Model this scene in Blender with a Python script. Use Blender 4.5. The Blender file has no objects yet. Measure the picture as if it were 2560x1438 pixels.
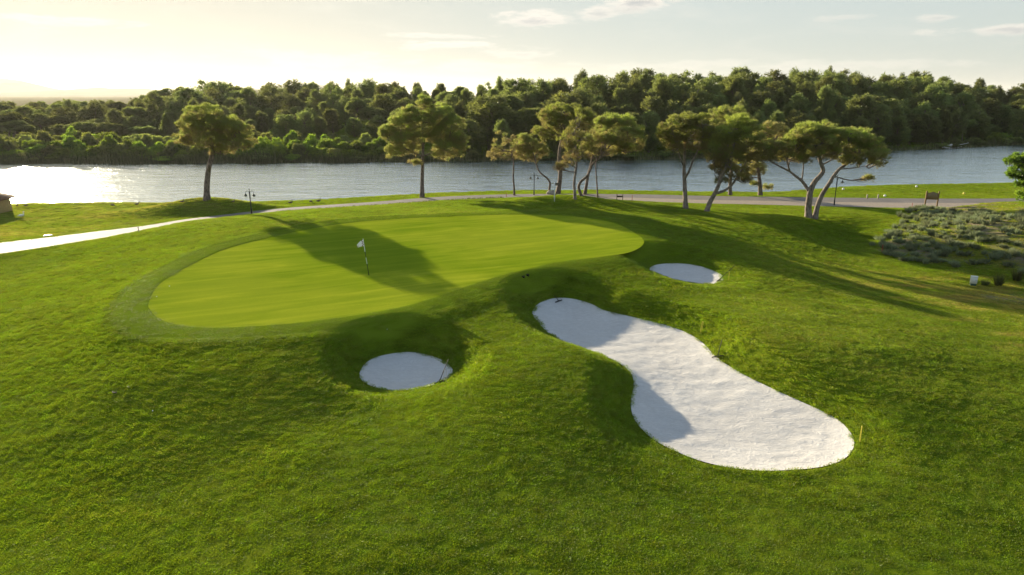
import bpy, math, random
import numpy as np
from mathutils import Vector, Matrix

# ------------------------------------------------------------------ camera, sky, sun, exposure
SC = bpy.context.scene
COL = SC.collection
R = math.radians
HC = 13.2                      # camera height above the water
PITCH = R(15.8)
cam_data = bpy.data.cameras.new("camera")
cam_data.lens = 24.0
cam_data.sensor_width = 36.0
cam_data.clip_start = 0.1
cam_data.clip_end = 30000.0
cam = bpy.data.objects.new("camera", cam_data)
cam.location = (0, 0, HC)
cam.rotation_euler = (R(90) - PITCH, 0, 0)
COL.objects.link(cam)
SC.camera = cam

SUN_AZ = R(-37.0)               # from +Y, positive to +X
SUN_EL = R(11.5)
SUN_DIR = Vector((math.sin(SUN_AZ) * math.cos(SUN_EL), math.cos(SUN_AZ) * math.cos(SUN_EL), math.sin(SUN_EL)))
sun_data = bpy.data.lights.new("sun", 'SUN')
sun_data.energy = 5.0
sun_data.angle = R(0.5)
sun_data.color = (1.0, 0.86, 0.62)
sun = bpy.data.objects.new("sun", sun_data)
sun.rotation_euler = (-SUN_DIR).to_track_quat('-Z', 'Y').to_euler()
sun.location = (-60, 80, 60)
COL.objects.link(sun)

SC.view_settings.view_transform = 'Standard'
SC.view_settings.look = 'None'
SC.view_settings.gamma = 1.0
SC.view_settings.use_curve_mapping = False
SC.view_settings.exposure = 1.56

SC.render.engine = 'CYCLES'
SC.cycles.use_denoising = True
SC.cycles.max_bounces = 7
SC.cycles.transparent_max_bounces = 8
SC.cycles.volume_bounces = 0
SC.cycles.sample_clamp_indirect = 6.0


def nd(nt, typ, x=0, **kw):
    n = nt.nodes.new(typ)
    for k, v in kw.items():
        setattr(n, k, v)
    return n


def mth(nt, op, a, b=None, c=None, clamp=False):
    n = nt.nodes.new('ShaderNodeMath')
    n.operation = op
    n.use_clamp = clamp
    for i, v in enumerate((a, b, c)):
        if v is None:
            continue
        if isinstance(v, (int, float)):
            n.inputs[i].default_value = v
        else:
            nt.links.new(v, n.inputs[i])
    return n.outputs[0]


def mix(nt, fac, a, b, blend='MIX'):
    n = nt.nodes.new('ShaderNodeMix')
    n.data_type = 'RGBA'
    n.blend_type = blend
    for sock, v in ((n.inputs[0], fac), (n.inputs[6], a), (n.inputs[7], b)):
        if isinstance(v, (int, float)):
            sock.default_value = v
        elif isinstance(v, tuple):
            sock.default_value = (*v[:3], 1.0)
        else:
            nt.links.new(v, sock)
    return n.outputs[2]


def noise(nt, vec, scale, detail=3.0, rough=0.5, dist=0.0):
    n = nt.nodes.new('ShaderNodeTexNoise')
    n.inputs['Scale'].default_value = scale
    n.inputs['Detail'].default_value = detail
    n.inputs['Roughness'].default_value = rough
    n.inputs['Distortion'].default_value = dist
    if vec is not None:
        nt.links.new(vec, n.inputs['Vector'])
    return n.outputs['Fac']


def ramp(nt, fac, stops):
    n = nt.nodes.new('ShaderNodeValToRGB')
    els = n.color_ramp.elements
    while len(els) < len(stops):
        els.new(0.5)
    for e, (p, c) in zip(els, stops):
        e.position = p
        e.color = (*c, 1.0) if len(c) == 3 else c
    nt.links.new(fac, n.inputs[0])
    return n.outputs[0]


def mapping(nt, vec, scale=(1, 1, 1), rot=(0, 0, 0), loc=(0, 0, 0)):
    n = nt.nodes.new('ShaderNodeMapping')
    n.inputs['Scale'].default_value = scale
    n.inputs['Rotation'].default_value = rot
    n.inputs['Location'].default_value = loc
    nt.links.new(vec, n.inputs['Vector'])
    return n.outputs[0]


def sstep(nt, x, lo, hi):
    n = nt.nodes.new('ShaderNodeMapRange')
    n.interpolation_type = 'SMOOTHSTEP'
    n.inputs['From Min'].default_value = lo
    n.inputs['From Max'].default_value = hi
    nt.links.new(x, n.inputs['Value'])
    return n.outputs[0]


SKY_REF, SKY_EVEN, SKY_LOW = 3.0, 0.97, 0.745


def build_world():
    w = bpy.data.worlds.new("World")
    SC.world = w
    w.use_nodes = True
    nt = w.node_tree
    nt.nodes.clear()
    out = nd(nt, 'ShaderNodeOutputWorld')
    bg = nd(nt, 'ShaderNodeBackground')
    bg.inputs['Strength'].default_value = 0.10
    sky = nd(nt, 'ShaderNodeTexSky', sky_type='NISHITA')
    sky.sun_disc = False
    sky.sun_elevation = SUN_EL
    sky.sun_rotation = SUN_AZ
    sky.air_density = 1.0
    sky.dust_density = 1.6
    sky.ozone_density = 1.6
    tc = nd(nt, 'ShaderNodeTexCoord')
    d = tc.outputs['Generated']
    sep = nd(nt, 'ShaderNodeSeparateXYZ')
    nt.links.new(d, sep.inputs[0])
    dx, dy, dz = sep.outputs
    az = mth(nt, 'ARCTAN2', dx, dy)
    el = mth(nt, 'ARCSINE', dz)
    # thin high cloud: noise over the direction, stretched along the horizon
    cmb = nd(nt, 'ShaderNodeCombineXYZ')
    nt.links.new(az, cmb.inputs[0])
    nt.links.new(mth(nt, 'MULTIPLY', el, 4.2), cmb.inputs[1])
    av = cmb.outputs[0]
    n1 = noise(nt, av, 7.0, 8.0, 0.62, 0.4)
    n2 = noise(nt, mapping(nt, av, (1, 1, 1), (0, 0, 0), (3.1, 1.7, 0.4)), 22.0, 6.0, 0.6, 0.2)
    # single clouds: (azimuth, elevation, half width, half height, density), degrees
    clouds = [(1.7, 5.65, 3.9, 0.85, 1.0), (9.4, 6.75, 2.6, .95, 1.0), (6.8, 6.0, 2.2, 0.8, .8), (-6.4, 3.75, 5.0, .5, .9), (-5.2, 4.4, 5.0, .32, .7),
              (34.0, 4.1, 4.6, .5, .85), (30.4, 5.0, 1.5, .35, .6), (0.5, 3.1, 3.4, .55, .6), (12.5, 6.9, .9, .3, .5),
              (-14.0, 2.6, 8.0, .7, .45), (12.0, 2.2, 9.0, .5, .45), (24.0, 2.0, 9.0, .5, .5), (24.5, 5.3, 2.2, .3, .45), (-31.0, 4.7, 5.0, .5, .6), (-2.0, 2.2, 5.0, .6, .45)]
    tot = None
    shade = None
    wob = mth(nt, 'MULTIPLY', mth(nt, 'SUBTRACT', n2, 0.5), 2.3)
    wob2 = mth(nt, 'MULTIPLY', mth(nt, 'SUBTRACT', n1, 0.5), 1.6)
    wobs = mth(nt, 'ADD', wob, wob2)
    for ca, ce, rw, rh, dens in clouds:
        u = mth(nt, 'DIVIDE', mth(nt, 'SUBTRACT', az, R(ca)), R(rw))
        v = mth(nt, 'DIVIDE', mth(nt, 'SUBTRACT', el, R(ce)), R(rh))
        r2 = mth(nt, 'ADD', mth(nt, 'MULTIPLY', u, u), mth(nt, 'MULTIPLY', v, v))
        q = mth(nt, 'ADD', mth(nt, 'SUBTRACT', 1.0, mth(nt, 'SQRT', r2)), wobs)
        m = mth(nt, 'MULTIPLY', sstep(nt, q, 0.0, 0.75), dens)
        tot = m if tot is None else mth(nt, 'MAXIMUM', tot, m)
        # thick lower middle of each cloud is greyer
        s = mth(nt, 'MULTIPLY', sstep(nt, mth(nt, 'SUBTRACT', q, mth(nt, 'MULTIPLY', v, 0.45)), 0.45, 1.3), dens)
        shade = s if shade is None else mth(nt, 'MAXIMUM', shade, s)
    veil = mth(nt, 'MULTIPLY', sstep(nt, n1, 0.48, 0.75), 0.22)
    tot = mth(nt, 'MAXIMUM', tot, veil)
    bw0 = nd(nt, 'ShaderNodeRGBToBW')
    nt.links.new(sky.outputs[0], bw0.inputs[0])
    # summer haze low in the sky evens out and whitens the light near the horizon
    low = mth(nt, 'SUBTRACT', 1.0, sstep(nt, el, R(12), R(58)))
    k = mth(nt, 'POWER', mth(nt, 'DIVIDE', mth(nt, 'MAXIMUM', bw0.outputs[0], .05), SKY_REF), -SKY_EVEN)
    gain = mth(nt, 'ADD', 1.0, mth(nt, 'MULTIPLY', low, mth(nt, 'SUBTRACT', mth(nt, 'MULTIPLY', k, SKY_LOW), 1.0)))
    sc = nd(nt, 'ShaderNodeVectorMath', operation='SCALE')
    nt.links.new(sky.outputs[0], sc.inputs[0])
    nt.links.new(gain, sc.inputs['Scale'])
    skyc = sc.outputs[0]
    bw = nd(nt, 'ShaderNodeRGBToBW')
    nt.links.new(skyc, bw.inputs[0])
    grey = nd(nt, 'ShaderNodeCombineColor')
    warm = sstep(nt, mth(nt, 'MULTIPLY', az, -1.0), R(-15), R(40))
    for i, (kr, kl) in enumerate(((.91, 1.01), (1.02, 1.03), (1.02, .93))):
        nt.links.new(mth(nt, 'MULTIPLY', bw.outputs[0], mth(nt, 'ADD', kr, mth(nt, 'MULTIPLY', warm, kl - kr))), grey.inputs[i])
    skym = mix(nt, mth(nt, 'MULTIPLY', low, .8), skyc, grey.outputs[0])
    lit = nd(nt, 'ShaderNodeCombineColor')
    for i, k in enumerate((1.38, 1.32, 1.20)):
        nt.links.new(mth(nt, 'MULTIPLY', bw.outputs[0], k), lit.inputs[i])
    dim = nd(nt, 'ShaderNodeCombineColor')
    for i, k in enumerate((0.83, 0.86, 0.87)):
        nt.links.new(mth(nt, 'MULTIPLY', bw.outputs[0], k), dim.inputs[i])
    cc = mix(nt, shade, lit.outputs[0], dim.outputs[0])
    fin = mix(nt, tot, skym, cc)
    nt.links.new(fin, bg.inputs['Color'])
    nt.links.new(bg.outputs[0], out.inputs['Surface'])


build_world()

# ------------------------------------------------------------------ pixel <-> place
FPX = 24.0 / 36.0 * 2560.0
CP, SP = math.cos(PITCH), math.sin(PITCH)


def ray(px, py):
    a = (np.asarray(px, float) - 1280.0) / FPX
    b = (719.0 - np.asarray(py, float)) / FPX
    return a, CP + b * SP, -SP + b * CP        # x, y, z


def on_z(px, py, z):
    """where the sight line through a photo pixel meets height z"""
    x, y, d = ray(px, py)
    t = (np.asarray(z) - HC) / d
    return np.stack([x * t, y * t], -1)


def at_y(px, py, Y):
    """the point of a sight line at distance Y ahead of the camera"""
    x, y, d = ray(px, py)
    t = np.asarray(Y) / y
    return np.stack([x * t, y * t, HC + d * t], -1)


def px_per_m(Y, z=2.0):
    return FPX / (Y * CP + (HC - z) * SP)


def smooth(a, b, x):
    t = np.clip((x - a) / (b - a), 0, 1)
    return t * t * (3 - 2 * t)


def catmull(pts, n=10, closed=True):
    p = np.asarray(pts, float)
    m = len(p)
    if closed:
        i = np.arange(m)
        p0, p1, p2, p3 = p[(i - 1) % m], p[i], p[(i + 1) % m], p[(i + 2) % m]
    else:
        q = np.vstack([2 * p[0] - p[1], p, 2 * p[-1] - p[-2]])
        p0, p1, p2, p3 = q[:-3], q[1:-2], q[2:-1], q[3:]
    t = (np.arange(n) / n)[None, :, None]
    a, b, c, d = (v[:, None, :] for v in (p0, p1, p2, p3))
    o = 0.5 * (2 * b + (c - a) * t + (2 * a - 5 * b + 4 * c - d) * t ** 2 + (3 * b - a - 3 * c + d) * t ** 3)
    o = o.reshape(-1, p.shape[1])
    if not closed:
        o = np.vstack([o, p[-1:]])
    return o


def seg_dist(pts, line, closed):
    n = len(line)
    best = np.full(len(pts), 1e18)
    for i in range(n if closed else n - 1):
        a, b = line[i], line[(i + 1) % n]
        ab = b - a
        t = np.clip(((pts - a) @ ab) / (ab @ ab + 1e-12), 0, 1)
        d = pts - a - t[:, None] * ab
        best = np.minimum(best, (d * d).sum(1))
    return np.sqrt(best)


def inside(pts, poly):
    x, y = pts[:, 0], pts[:, 1]
    c = np.zeros(len(pts), bool)
    n = len(poly)
    for i in range(n):
        x0, y0 = poly[i - 1]
        x1, y1 = poly[i]
        if y0 == y1:
            continue
        c ^= ((y0 > y) != (y1 > y)) & (x < (x1 - x0) * (y - y0) / (y1 - y0) + x0)
    return c


def sdist(pts, poly, pad=6.0):
    """signed distance to a closed outline (minus inside); capped at pad outside"""
    out = np.full(len(pts), pad)
    lo, hi = poly.min(0) - pad, poly.max(0) + pad
    m = ((pts > lo) & (pts < hi)).all(1)
    if m.any():
        q = pts[m]
        d = seg_dist(q, poly, True)
        d[inside(q, poly)] *= -1
        out[m] = np.minimum(d, pad)
    return out


def vnoise(x, y, seed=0):
    """smooth value noise, -1..1"""
    xi, yi = np.floor(x).astype(np.int64), np.floor(y).astype(np.int64)
    fx, fy = x - xi, y - yi
    fx, fy = fx * fx * (3 - 2 * fx), fy * fy * (3 - 2 * fy)

    def h(i, j):
        n = (i * 374761393 + j * 668265263 + seed * 974634777) & 0x7fffffff
        n = ((n ^ (n >> 13)) * 1274126177) & 0x7fffffff
        n = n ^ (n >> 16)
        return (n & 0xffff) / 32767.5 - 1.0
    a, b, c, d = h(xi, yi), h(xi + 1, yi), h(xi, yi + 1), h(xi + 1, yi + 1)
    return (a * (1 - fx) + b * fx) * (1 - fy) + (c * (1 - fx) + d * fx) * fy


# ------------------------------------------------------------------ the lie of the land
def green_z(p):
    return 2.80 + 0.008 * (p[:, 1] - 42.0)


def poly_on(pxs, zfun):
    """photo outline -> outline on the surface z = zfun(points)"""
    pxs = np.asarray(pxs, float)
    z = np.full(len(pxs), 2.0)
    for _ in range(8):
        w = on_z(pxs[:, 0], pxs[:, 1], z)
        z = zfun(w)
    return w


GREEN_PX = [(372, 758), (392, 718), (432, 688), (482, 661), (560, 625), (650, 600), (760, 576), (870, 558), (1000, 547.5), (1150, 540.5),
            (1300, 536.5), (1430, 541), (1530, 557), (1585, 582), (1610, 606), (1578, 630), (1500, 643), (1400, 655), (1290, 680), (1200, 705), (1100, 740),
            (1000, 769), (880, 790), (760, 806), (640, 816), (520, 820), (440, 812), (396, 796), (376, 776)]
GREEN = catmull(poly_on(GREEN_PX, green_z), 8)


def rim1(p):
    return 1.36 + .035 * (29.0 - p[:, 1])


def rim2(p):
    return 1.15 + 0.013 * (p[:, 1] - 20.0)


def rim3(p):
    return 1.62 + 0.0 * p[:, 0]


B1_PX = [(899, 935), (912, 912), (940, 895), (985, 885), (1030, 882), (1072, 890), (1105, 902), (1128, 920), (1132, 935), (1118, 950),
         (1090, 962), (1050, 972), (1000, 978), (955, 975), (920, 963), (903, 950)]
B2_PX = [(1331, 785), (1340, 766), (1365, 752), (1400, 746), (1440, 750), (1480, 762), (1510, 777), (1560, 789), (1640, 808), (1690, 823), (1730, 840),
         (1760, 862), (1783, 887), (1815, 912), (1870, 944), (1930, 973), (2000, 1005), (2055, 1030), (2095, 1052), (2122, 1078), (2135, 1105),
         (2128, 1132), (2100, 1155), (2050, 1170), (1980, 1177), (1900, 1179), (1830, 1172), (1760, 1157), (1700, 1135), (1640, 1105), (1600, 1070),
         (1580, 1035), (1578, 1000), (1584, 965), (1580, 940), (1560, 918), (1530, 900), (1480, 881), (1430, 866), (1385, 845), (1352, 815)]
B3_PX = [(1624, 674), (1635, 665), (1665, 660), (1705, 660), (1740, 664), (1775, 675), (1798, 684), (1808, 695), (1806, 705), (1785, 711), (1745, 711), (1700, 705),
         (1660, 693), (1632, 682)]
BUNK = [(catmull(poly_on(B1_PX, rim1), 8), rim1, 0.20, 1.85), (catmull(poly_on(B2_PX, rim2), 6), rim2, 0.30, 2.1), (catmull(poly_on(B3_PX, rim3), 8), rim3, 0.16, 2.4)]

# spot heights (photo pixel, metres above the water)
SPOT = [(0, 1438, .9), (640, 1438, 1.25), (1280, 1438, 1.3), (1920, 1438, 1.1), (2560, 1438, .95),
        (0, 1200, .95), (450, 1200, 1.35), (900, 1180, 1.65), (1300, 1180, 1.55), (1560, 1180, 1.3), (1900, 1260, 1.1), (2250, 1200, 1.25), (2560, 1200, 1.05),
        (0, 1000, 1.1), (350, 1000, 1.95), (650, 960, 2.18), (860, 1000, 1.88), (1010, 1010, 1.55), (1180, 1000, 1.95), (1330, 960, 2.1), (1430, 1000, 1.95), (1520, 1010, 1.82), (1480, 920, 2.02), (1540, 1080, 1.55),
        (1250, 880, 2.3), (1180, 850, 2.3), (1290, 800, 2.3), (1280, 900, 2.25),
        (2200, 1000, 1.65), (2400, 1000, 1.4), (2560, 1000, 1.2),
        (0, 850, 1.25), (150, 850, 1.75), (280, 830, 2.4), (420, 865, 2.62), (620, 885, 2.62), (2000, 880, 2.2), (2200, 860, 1.85), (2400, 850, 1.4), (2560, 850, 1.15),
        (0, 700, 1.0), (140, 700, 1.5), (260, 720, 2.1), (300, 660, 2.05),
        (850, 860, 2.45), (1000, 840, 2.4), (1120, 830, 2.35), (780, 900, 2.32), (1420, 720, 2.55), (1480, 735, 2.5), (1350, 730, 2.55),
        (1560, 740, 2.35), (1620, 760, 2.25), (1800, 800, 2.4), (1700, 745, 2.1), (1550, 690, 2.5), (1620, 640, 2.6), (1700, 640, 2.45), (1780, 640, 2.35), (1840, 680, 2.1), (1850, 730, 1.95),
        (1960, 760, 1.85), (2100, 760, 1.5), (2300, 760, 1.15), (2500, 770, .95),
        (200, 612, 1.35), (330, 595, 1.8), (460, 561, 2.35), (560, 549, 2.6), (640, 542, 2.7), (760, 533, 2.65), (900, 522, 2.4), (1060, 514, 2.2), (1200, 506, 2.1),
        (1700, 560, 2.45), (1640, 540, 2.3), (1560, 520, 1.9), (1715, 523, 1.95), (1800, 560, 2.2), (1770, 530, 2.0), (1860, 600, 1.9), (1900, 540, 1.7), (1960, 640, 1.45),
        (2025, 546, 2.0), (1965, 552, 1.9), (2120, 540, 1.45), (2080, 592, .55), (2180, 612, .35), (2130, 575, .75), (2245, 552, 1.2), (2000, 600, 1.35), (2120, 660, .85), (2200, 690, .8),
        (1850, 519, 1.2), (2200, 522, 1.2),
        (2230, 600, 1.0), (2300, 530, 1.45), (2330, 580, 1.75), (2420, 560, 2.45), (2420, 620, 1.6), (2300, 650, .95), (2440, 690, .8), (2560, 560, 2.9), (2560, 620, 2.1), (2560, 700, .85), (2480, 522, 1.9), (2560, 512, 2.4),
        (0, 655, 1.0), (100, 640, 1.0)]
SPOT_FLAT = [(-100, 50, .8), (-60, 20, .8), (-30, 5, .8), (60, 10, .6), (30, 2, .7), (100, 40, .9), (90, 70, 1.5), (0, -10, .9), (-120, 90, .7), (120, 95, .8), (0, -60, .9), (-100, -60, .9), (100, -60, .9)]

# cart path: both edges, read off at their own height
PATH_FAR_PX = [(-260, 640), (-120, 623), (0, 607), (120, 594), (250, 578), (360, 565), (460, 549), (560, 537), (640, 527.5), (740, 518), (860, 510), (960, 503), (1060, 495), (1160, 489.5), (1280, 486), (1400, 485), (1540, 485.5), (1640, 487),
               (1760, 490), (1900, 492), (2060, 494), (2230, 496), (2400, 497), (2560, 496), (2800, 490), (3100, 470)]
PATH_NEAR_PX = [(-260, 680), (-120, 657), (0, 635), (120, 617), (250, 596), (360, 577), (460, 560), (560, 546), (640, 537), (740, 527), (860, 520), (960, 513), (1060, 506), (1160, 499), (1280, 494), (1400, 492.5), (1540, 494), (1640, 496),
                (1760, 500), (1900, 502), (2060, 505), (2230, 507), (2400, 508), (2560, 506), (2800, 502), (3100, 485)]
GRAVEL_PX = [(1470, 493.5, 494.5), (1540, 494.2, 500), (1600, 495.2, 504), (1680, 497.5, 506.5), (1760, 500.2, 509), (1900, 502.2, 512), (2060, 505.2, 516), (2200, 506.8, 519), (2300, 507.6, 521), (2360, 507.9, 520), (2450, 508, 512)]
PATH_Z = 1.12
PF = catmull(on_z(*np.array(PATH_FAR_PX).T, PATH_Z), 3, False)
PN = catmull(on_z(*np.array(PATH_NEAR_PX).T, PATH_Z), 3, False)
_g = np.array(GRAVEL_PX)
GVF = catmull(on_z(_g[:, 0], _g[:, 1], PATH_Z), 4, False)
GVN = catmull(on_z(_g[:, 0], _g[:, 2], PATH_Z), 4, False)
PATH_POLY = np.vstack([PF, PN[::-1]])
GRAVEL_POLY = np.vstack([GVF, GVN[::-1]])

SHORE_PX = [(-400, 519), (0, 517.5), (350, 514), (600, 514), (800, 506), (950, 498), (1100, 489), (1280, 483.5), (1500, 482), (1750, 486), (1900, 487.5), (1960, 486), (2020, 480), (2100, 474), (2200, 469.5), (2350, 467), (2540, 464), (2700, 462), (3000, 455)]
FAR_PX = [(-600, 411), (0, 409), (500, 408), (1000, 406), (1300, 402), (1600, 399), (1900, 392), (2100, 384), (2250, 376), (2400, 370), (2560, 361), (2900, 350)]
SHORE = on_z(*np.array(SHORE_PX).T, 0.0)
FARB = on_z(*np.array(FAR_PX).T, 0.0)


def shore_y(x):
    return np.interp(x, SHORE[:, 0], SHORE[:, 1])


def far_y(x):
    return np.interp(x, FARB[:, 0], FARB[:, 1]) + 1.2 * vnoise(x * .12, x * 0 + 3.3, 5) + .5 * vnoise(x * .5, x * 0 + 1.3, 6)


def spots():
    s = np.array(SPOT)
    xy = on_z(s[:, 0], s[:, 1], s[:, 2])
    f = np.array(SPOT_FLAT)
    g = GREEN[::6]
    pc = .5 * (PF[::3] + PN[::3])
    pc = pc[(np.abs(pc[:, 0]) < 110)]
    lw = SHORE[(np.abs(SHORE[:, 0]) < 110)] + np.array([0, -2.0])
    P = np.vstack([xy, f[:, :2], g, pc, lw])
    Z = np.concatenate([s[:, 2], f[:, 2], green_z(g), np.full(len(pc), PATH_Z), np.full(len(lw), .62)])
    return P, Z


def tps_fit(P, Z, lam=0.6):
    d2 = ((P[:, None] - P[None]) ** 2).sum(-1)
    K = .5 * d2 * np.log(d2 + 1e-9)
    K[np.diag_indices(len(P))] = lam * 10
    n = len(P)
    A = np.zeros((n + 3, n + 3))
    A[:n, :n] = K
    A[:n, n] = 1
    A[:n, n + 1:] = P
    A[n, :n] = 1
    A[n + 1:, :n] = P.T
    b = np.concatenate([Z, np.zeros(3)])
    return np.linalg.solve(A, b)


SP_P, SP_Z = spots()
SP_W = tps_fit(SP_P, SP_Z)


def base_z(p):
    q = np.clip(p, [-125, -60], [125, 112])
    out = np.empty(len(q))
    n = len(SP_P)
    for i in range(0, len(q), 40000):
        c = q[i:i + 40000]
        d2 = ((c[:, None] - SP_P[None]) ** 2).sum(-1)
        out[i:i + 40000] = (.5 * d2 * np.log(d2 + 1e-9)) @ SP_W[:n] + SP_W[n] + c @ SP_W[n + 1:]
    return np.clip(out, .3, 4.5)


MOUNDS = [(-33.6, 74.4, 1.62, 4.6, 2.1), (6.2, 71.5, 1.0, 4.4, 2.6)]


def terrain(p, fine=True, parts=False):
    """height of the ground sheet at points p (n,2)"""
    p = np.asarray(p, float)
    x, y = p[:, 0], p[:, 1]
    z = base_z(p)
    for cx, cy, h, sx, sy in MOUNDS:
        z = z + h * np.exp(-.5 * (((x - cx) / sx) ** 2 + ((y - cy) / sy) ** 2))
    sg = sdist(p, GREEN, 8.0)
    z = z + (green_z(p) - z) * (1 - smooth(0.0, 2.6, sg))
    st = 1 - smooth(-4, 9, x)
    z = z + st * (.045 * smooth(.0, .10, sg) * (1 - smooth(1.6, 3.2, sg)) + .03 * smooth(1.58, 1.68, sg) * (1 - smooth(1.7, 3.2, sg)))
    sp = np.minimum(sdist(p, PATH_POLY, 5.0), sdist(p, GRAVEL_POLY, 5.0))
    z = z + (PATH_Z - z) * (1 - smooth(0.0, 2.2, sp))
    rough = smooth(1.2, 2.4, sg) * smooth(0.1, 1.2, sp)
    sb = np.full(len(p), 9.0)
    for poly, rim, dish, w in BUNK:
        s = sdist(p, poly, 6.0)
        rz = rim(p)
        k = smooth(0.0, w, s)
        t = .30 * np.clip(s / w, 0, 1) + .70 * k          # a face that starts at the sand at once
        zz = rz + (z - rz) * t + .05 * smooth(0, .12, s) * (1 - smooth(.12, .8, s))
        z = np.where(s > 0, np.where(s < w, zz, z), rz - .40 * smooth(0, .5, -s) - .10 * smooth(0, .06, -s))
        sb = np.minimum(sb, s)
    if fine:
        m = rough * smooth(0.1, .5, sb) * (1 - smooth(80, 150, y))
        n = .050 * vnoise(x / 2.3, y / 2.3, 1) + .014 * vnoise(x / .8 + .3 * y, y / .8, 2) + .014 * vnoise(x / .30, y / .30, 3)
        z = z + m * n * (.7 + .5 * vnoise(x / 6, y / 6, 9))
    # river bed and far bank
    ys, yf = shore_y(x), far_y(x)
    ysn = ys + .25 * vnoise(x * .6, y * 0, 11) + .12 * vnoise(x * 1.9, y * 0, 12)
    k = smooth(-1.6, .0, y - ysn)
    z = z + (0.16 - z) * k
    k = smooth(-.15, 2.2, y - ysn)
    z = z + (-1.6 - z) * k
    hill = .45 + 5.0 * smooth(8, 80, y - yf) * smooth(-150, 0, x) + 1.0 * smooth(5, 60, y - yf) - 6.0 * smooth(150, 500, y - yf)
    hill = np.maximum(hill, .3)
    k = smooth(-2.5, 1.0, y - yf)
    z = np.where(y > yf - 2.5, -1.6 + (hill + 1.6) * k, z)
    if parts:
        return z, sg, sp, sb
    return z


def tz(x, y):
    return float(terrain(np.array([[x, y]]), fine=False)[0])


def ground_hit(px, py):
    """where the sight line through a photo pixel first meets the ground"""
    x, y, d = (float(v) for v in ray(px, py))
    t = np.concatenate([np.arange(12, 60, .25), np.arange(60, 240, .6)])
    P = np.stack([x * t, y * t], -1)
    g = terrain(P, fine=False) - (HC + d * t)
    i = int(np.argmax(g > 0)) if (g > 0).any() else len(t) - 1
    a, b = t[max(i - 1, 0)], t[i]
    for _ in range(14):
        m = .5 * (a + b)
        if tz(x * m, y * m) > HC + d * m:
            b = m
        else:
            a = m
    m = .5 * (a + b)
    return Vector((x * m, y * m, tz(x * m, y * m)))


# ------------------------------------------------------------------ mesh and object helpers
def mesh_np(name, verts, faces_flat, counts, mats=(), smoothf=True, attrs=None):
    me = bpy.data.meshes.new(name)
    verts = np.ascontiguousarray(verts, np.float32)
    faces_flat = np.ascontiguousarray(faces_flat, np.int32)
    me.vertices.add(len(verts))
    me.vertices.foreach_set('co', verts.ravel())
    me.loops.add(len(faces_flat))
    me.loops.foreach_set('vertex_index', faces_flat)
    if isinstance(counts, int):
        nf = len(faces_flat) // counts
        starts = np.arange(nf, dtype=np.int32) * counts
    else:
        counts = np.asarray(counts, np.int32)
        nf = len(counts)
        starts = np.concatenate([[0], np.cumsum(counts)[:-1]]).astype(np.int32)
    me.polygons.add(nf)
    me.polygons.foreach_set('loop_start', starts)
    if smoothf:
        me.polygons.foreach_set('use_smooth', np.ones(nf, bool))
    for k, v in (attrs or {}).items():
        a = me.attributes.new(k, 'FLOAT', 'POINT')
        a.data.foreach_set('value', np.ascontiguousarray(v, np.float32))
    for m in mats:
        me.materials.append(m)
    me.update(calc_edges=True)
    return me


def tag(o, label=None, cat=None, group=None, kind=None):
    if label:
        o['label'] = label
    if cat:
        o['category'] = cat
    if group:
        o['group'] = group
    if kind:
        o['kind'] = kind
    return o


def link(name, me, parent=None, loc=None):
    o = bpy.data.objects.new(name, me)
    COL.objects.link(o)
    if parent is not None:
        o.parent = parent
    if loc is not None:
        o.location = loc
    return o


def empty(name, loc=(0, 0, 0), rz=0.0):
    o = bpy.data.objects.new(name, None)
    o.empty_display_size = .2
    COL.objects.link(o)
    o.location = loc
    o.rotation_euler = (0, 0, rz)
    return o


def copy_tree(o, parent=None):
    c = o.copy()
    COL.objects.link(c)
    c.parent = parent
    for ch in list(o.children):
        copy_tree(ch, c)
    return c


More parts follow.
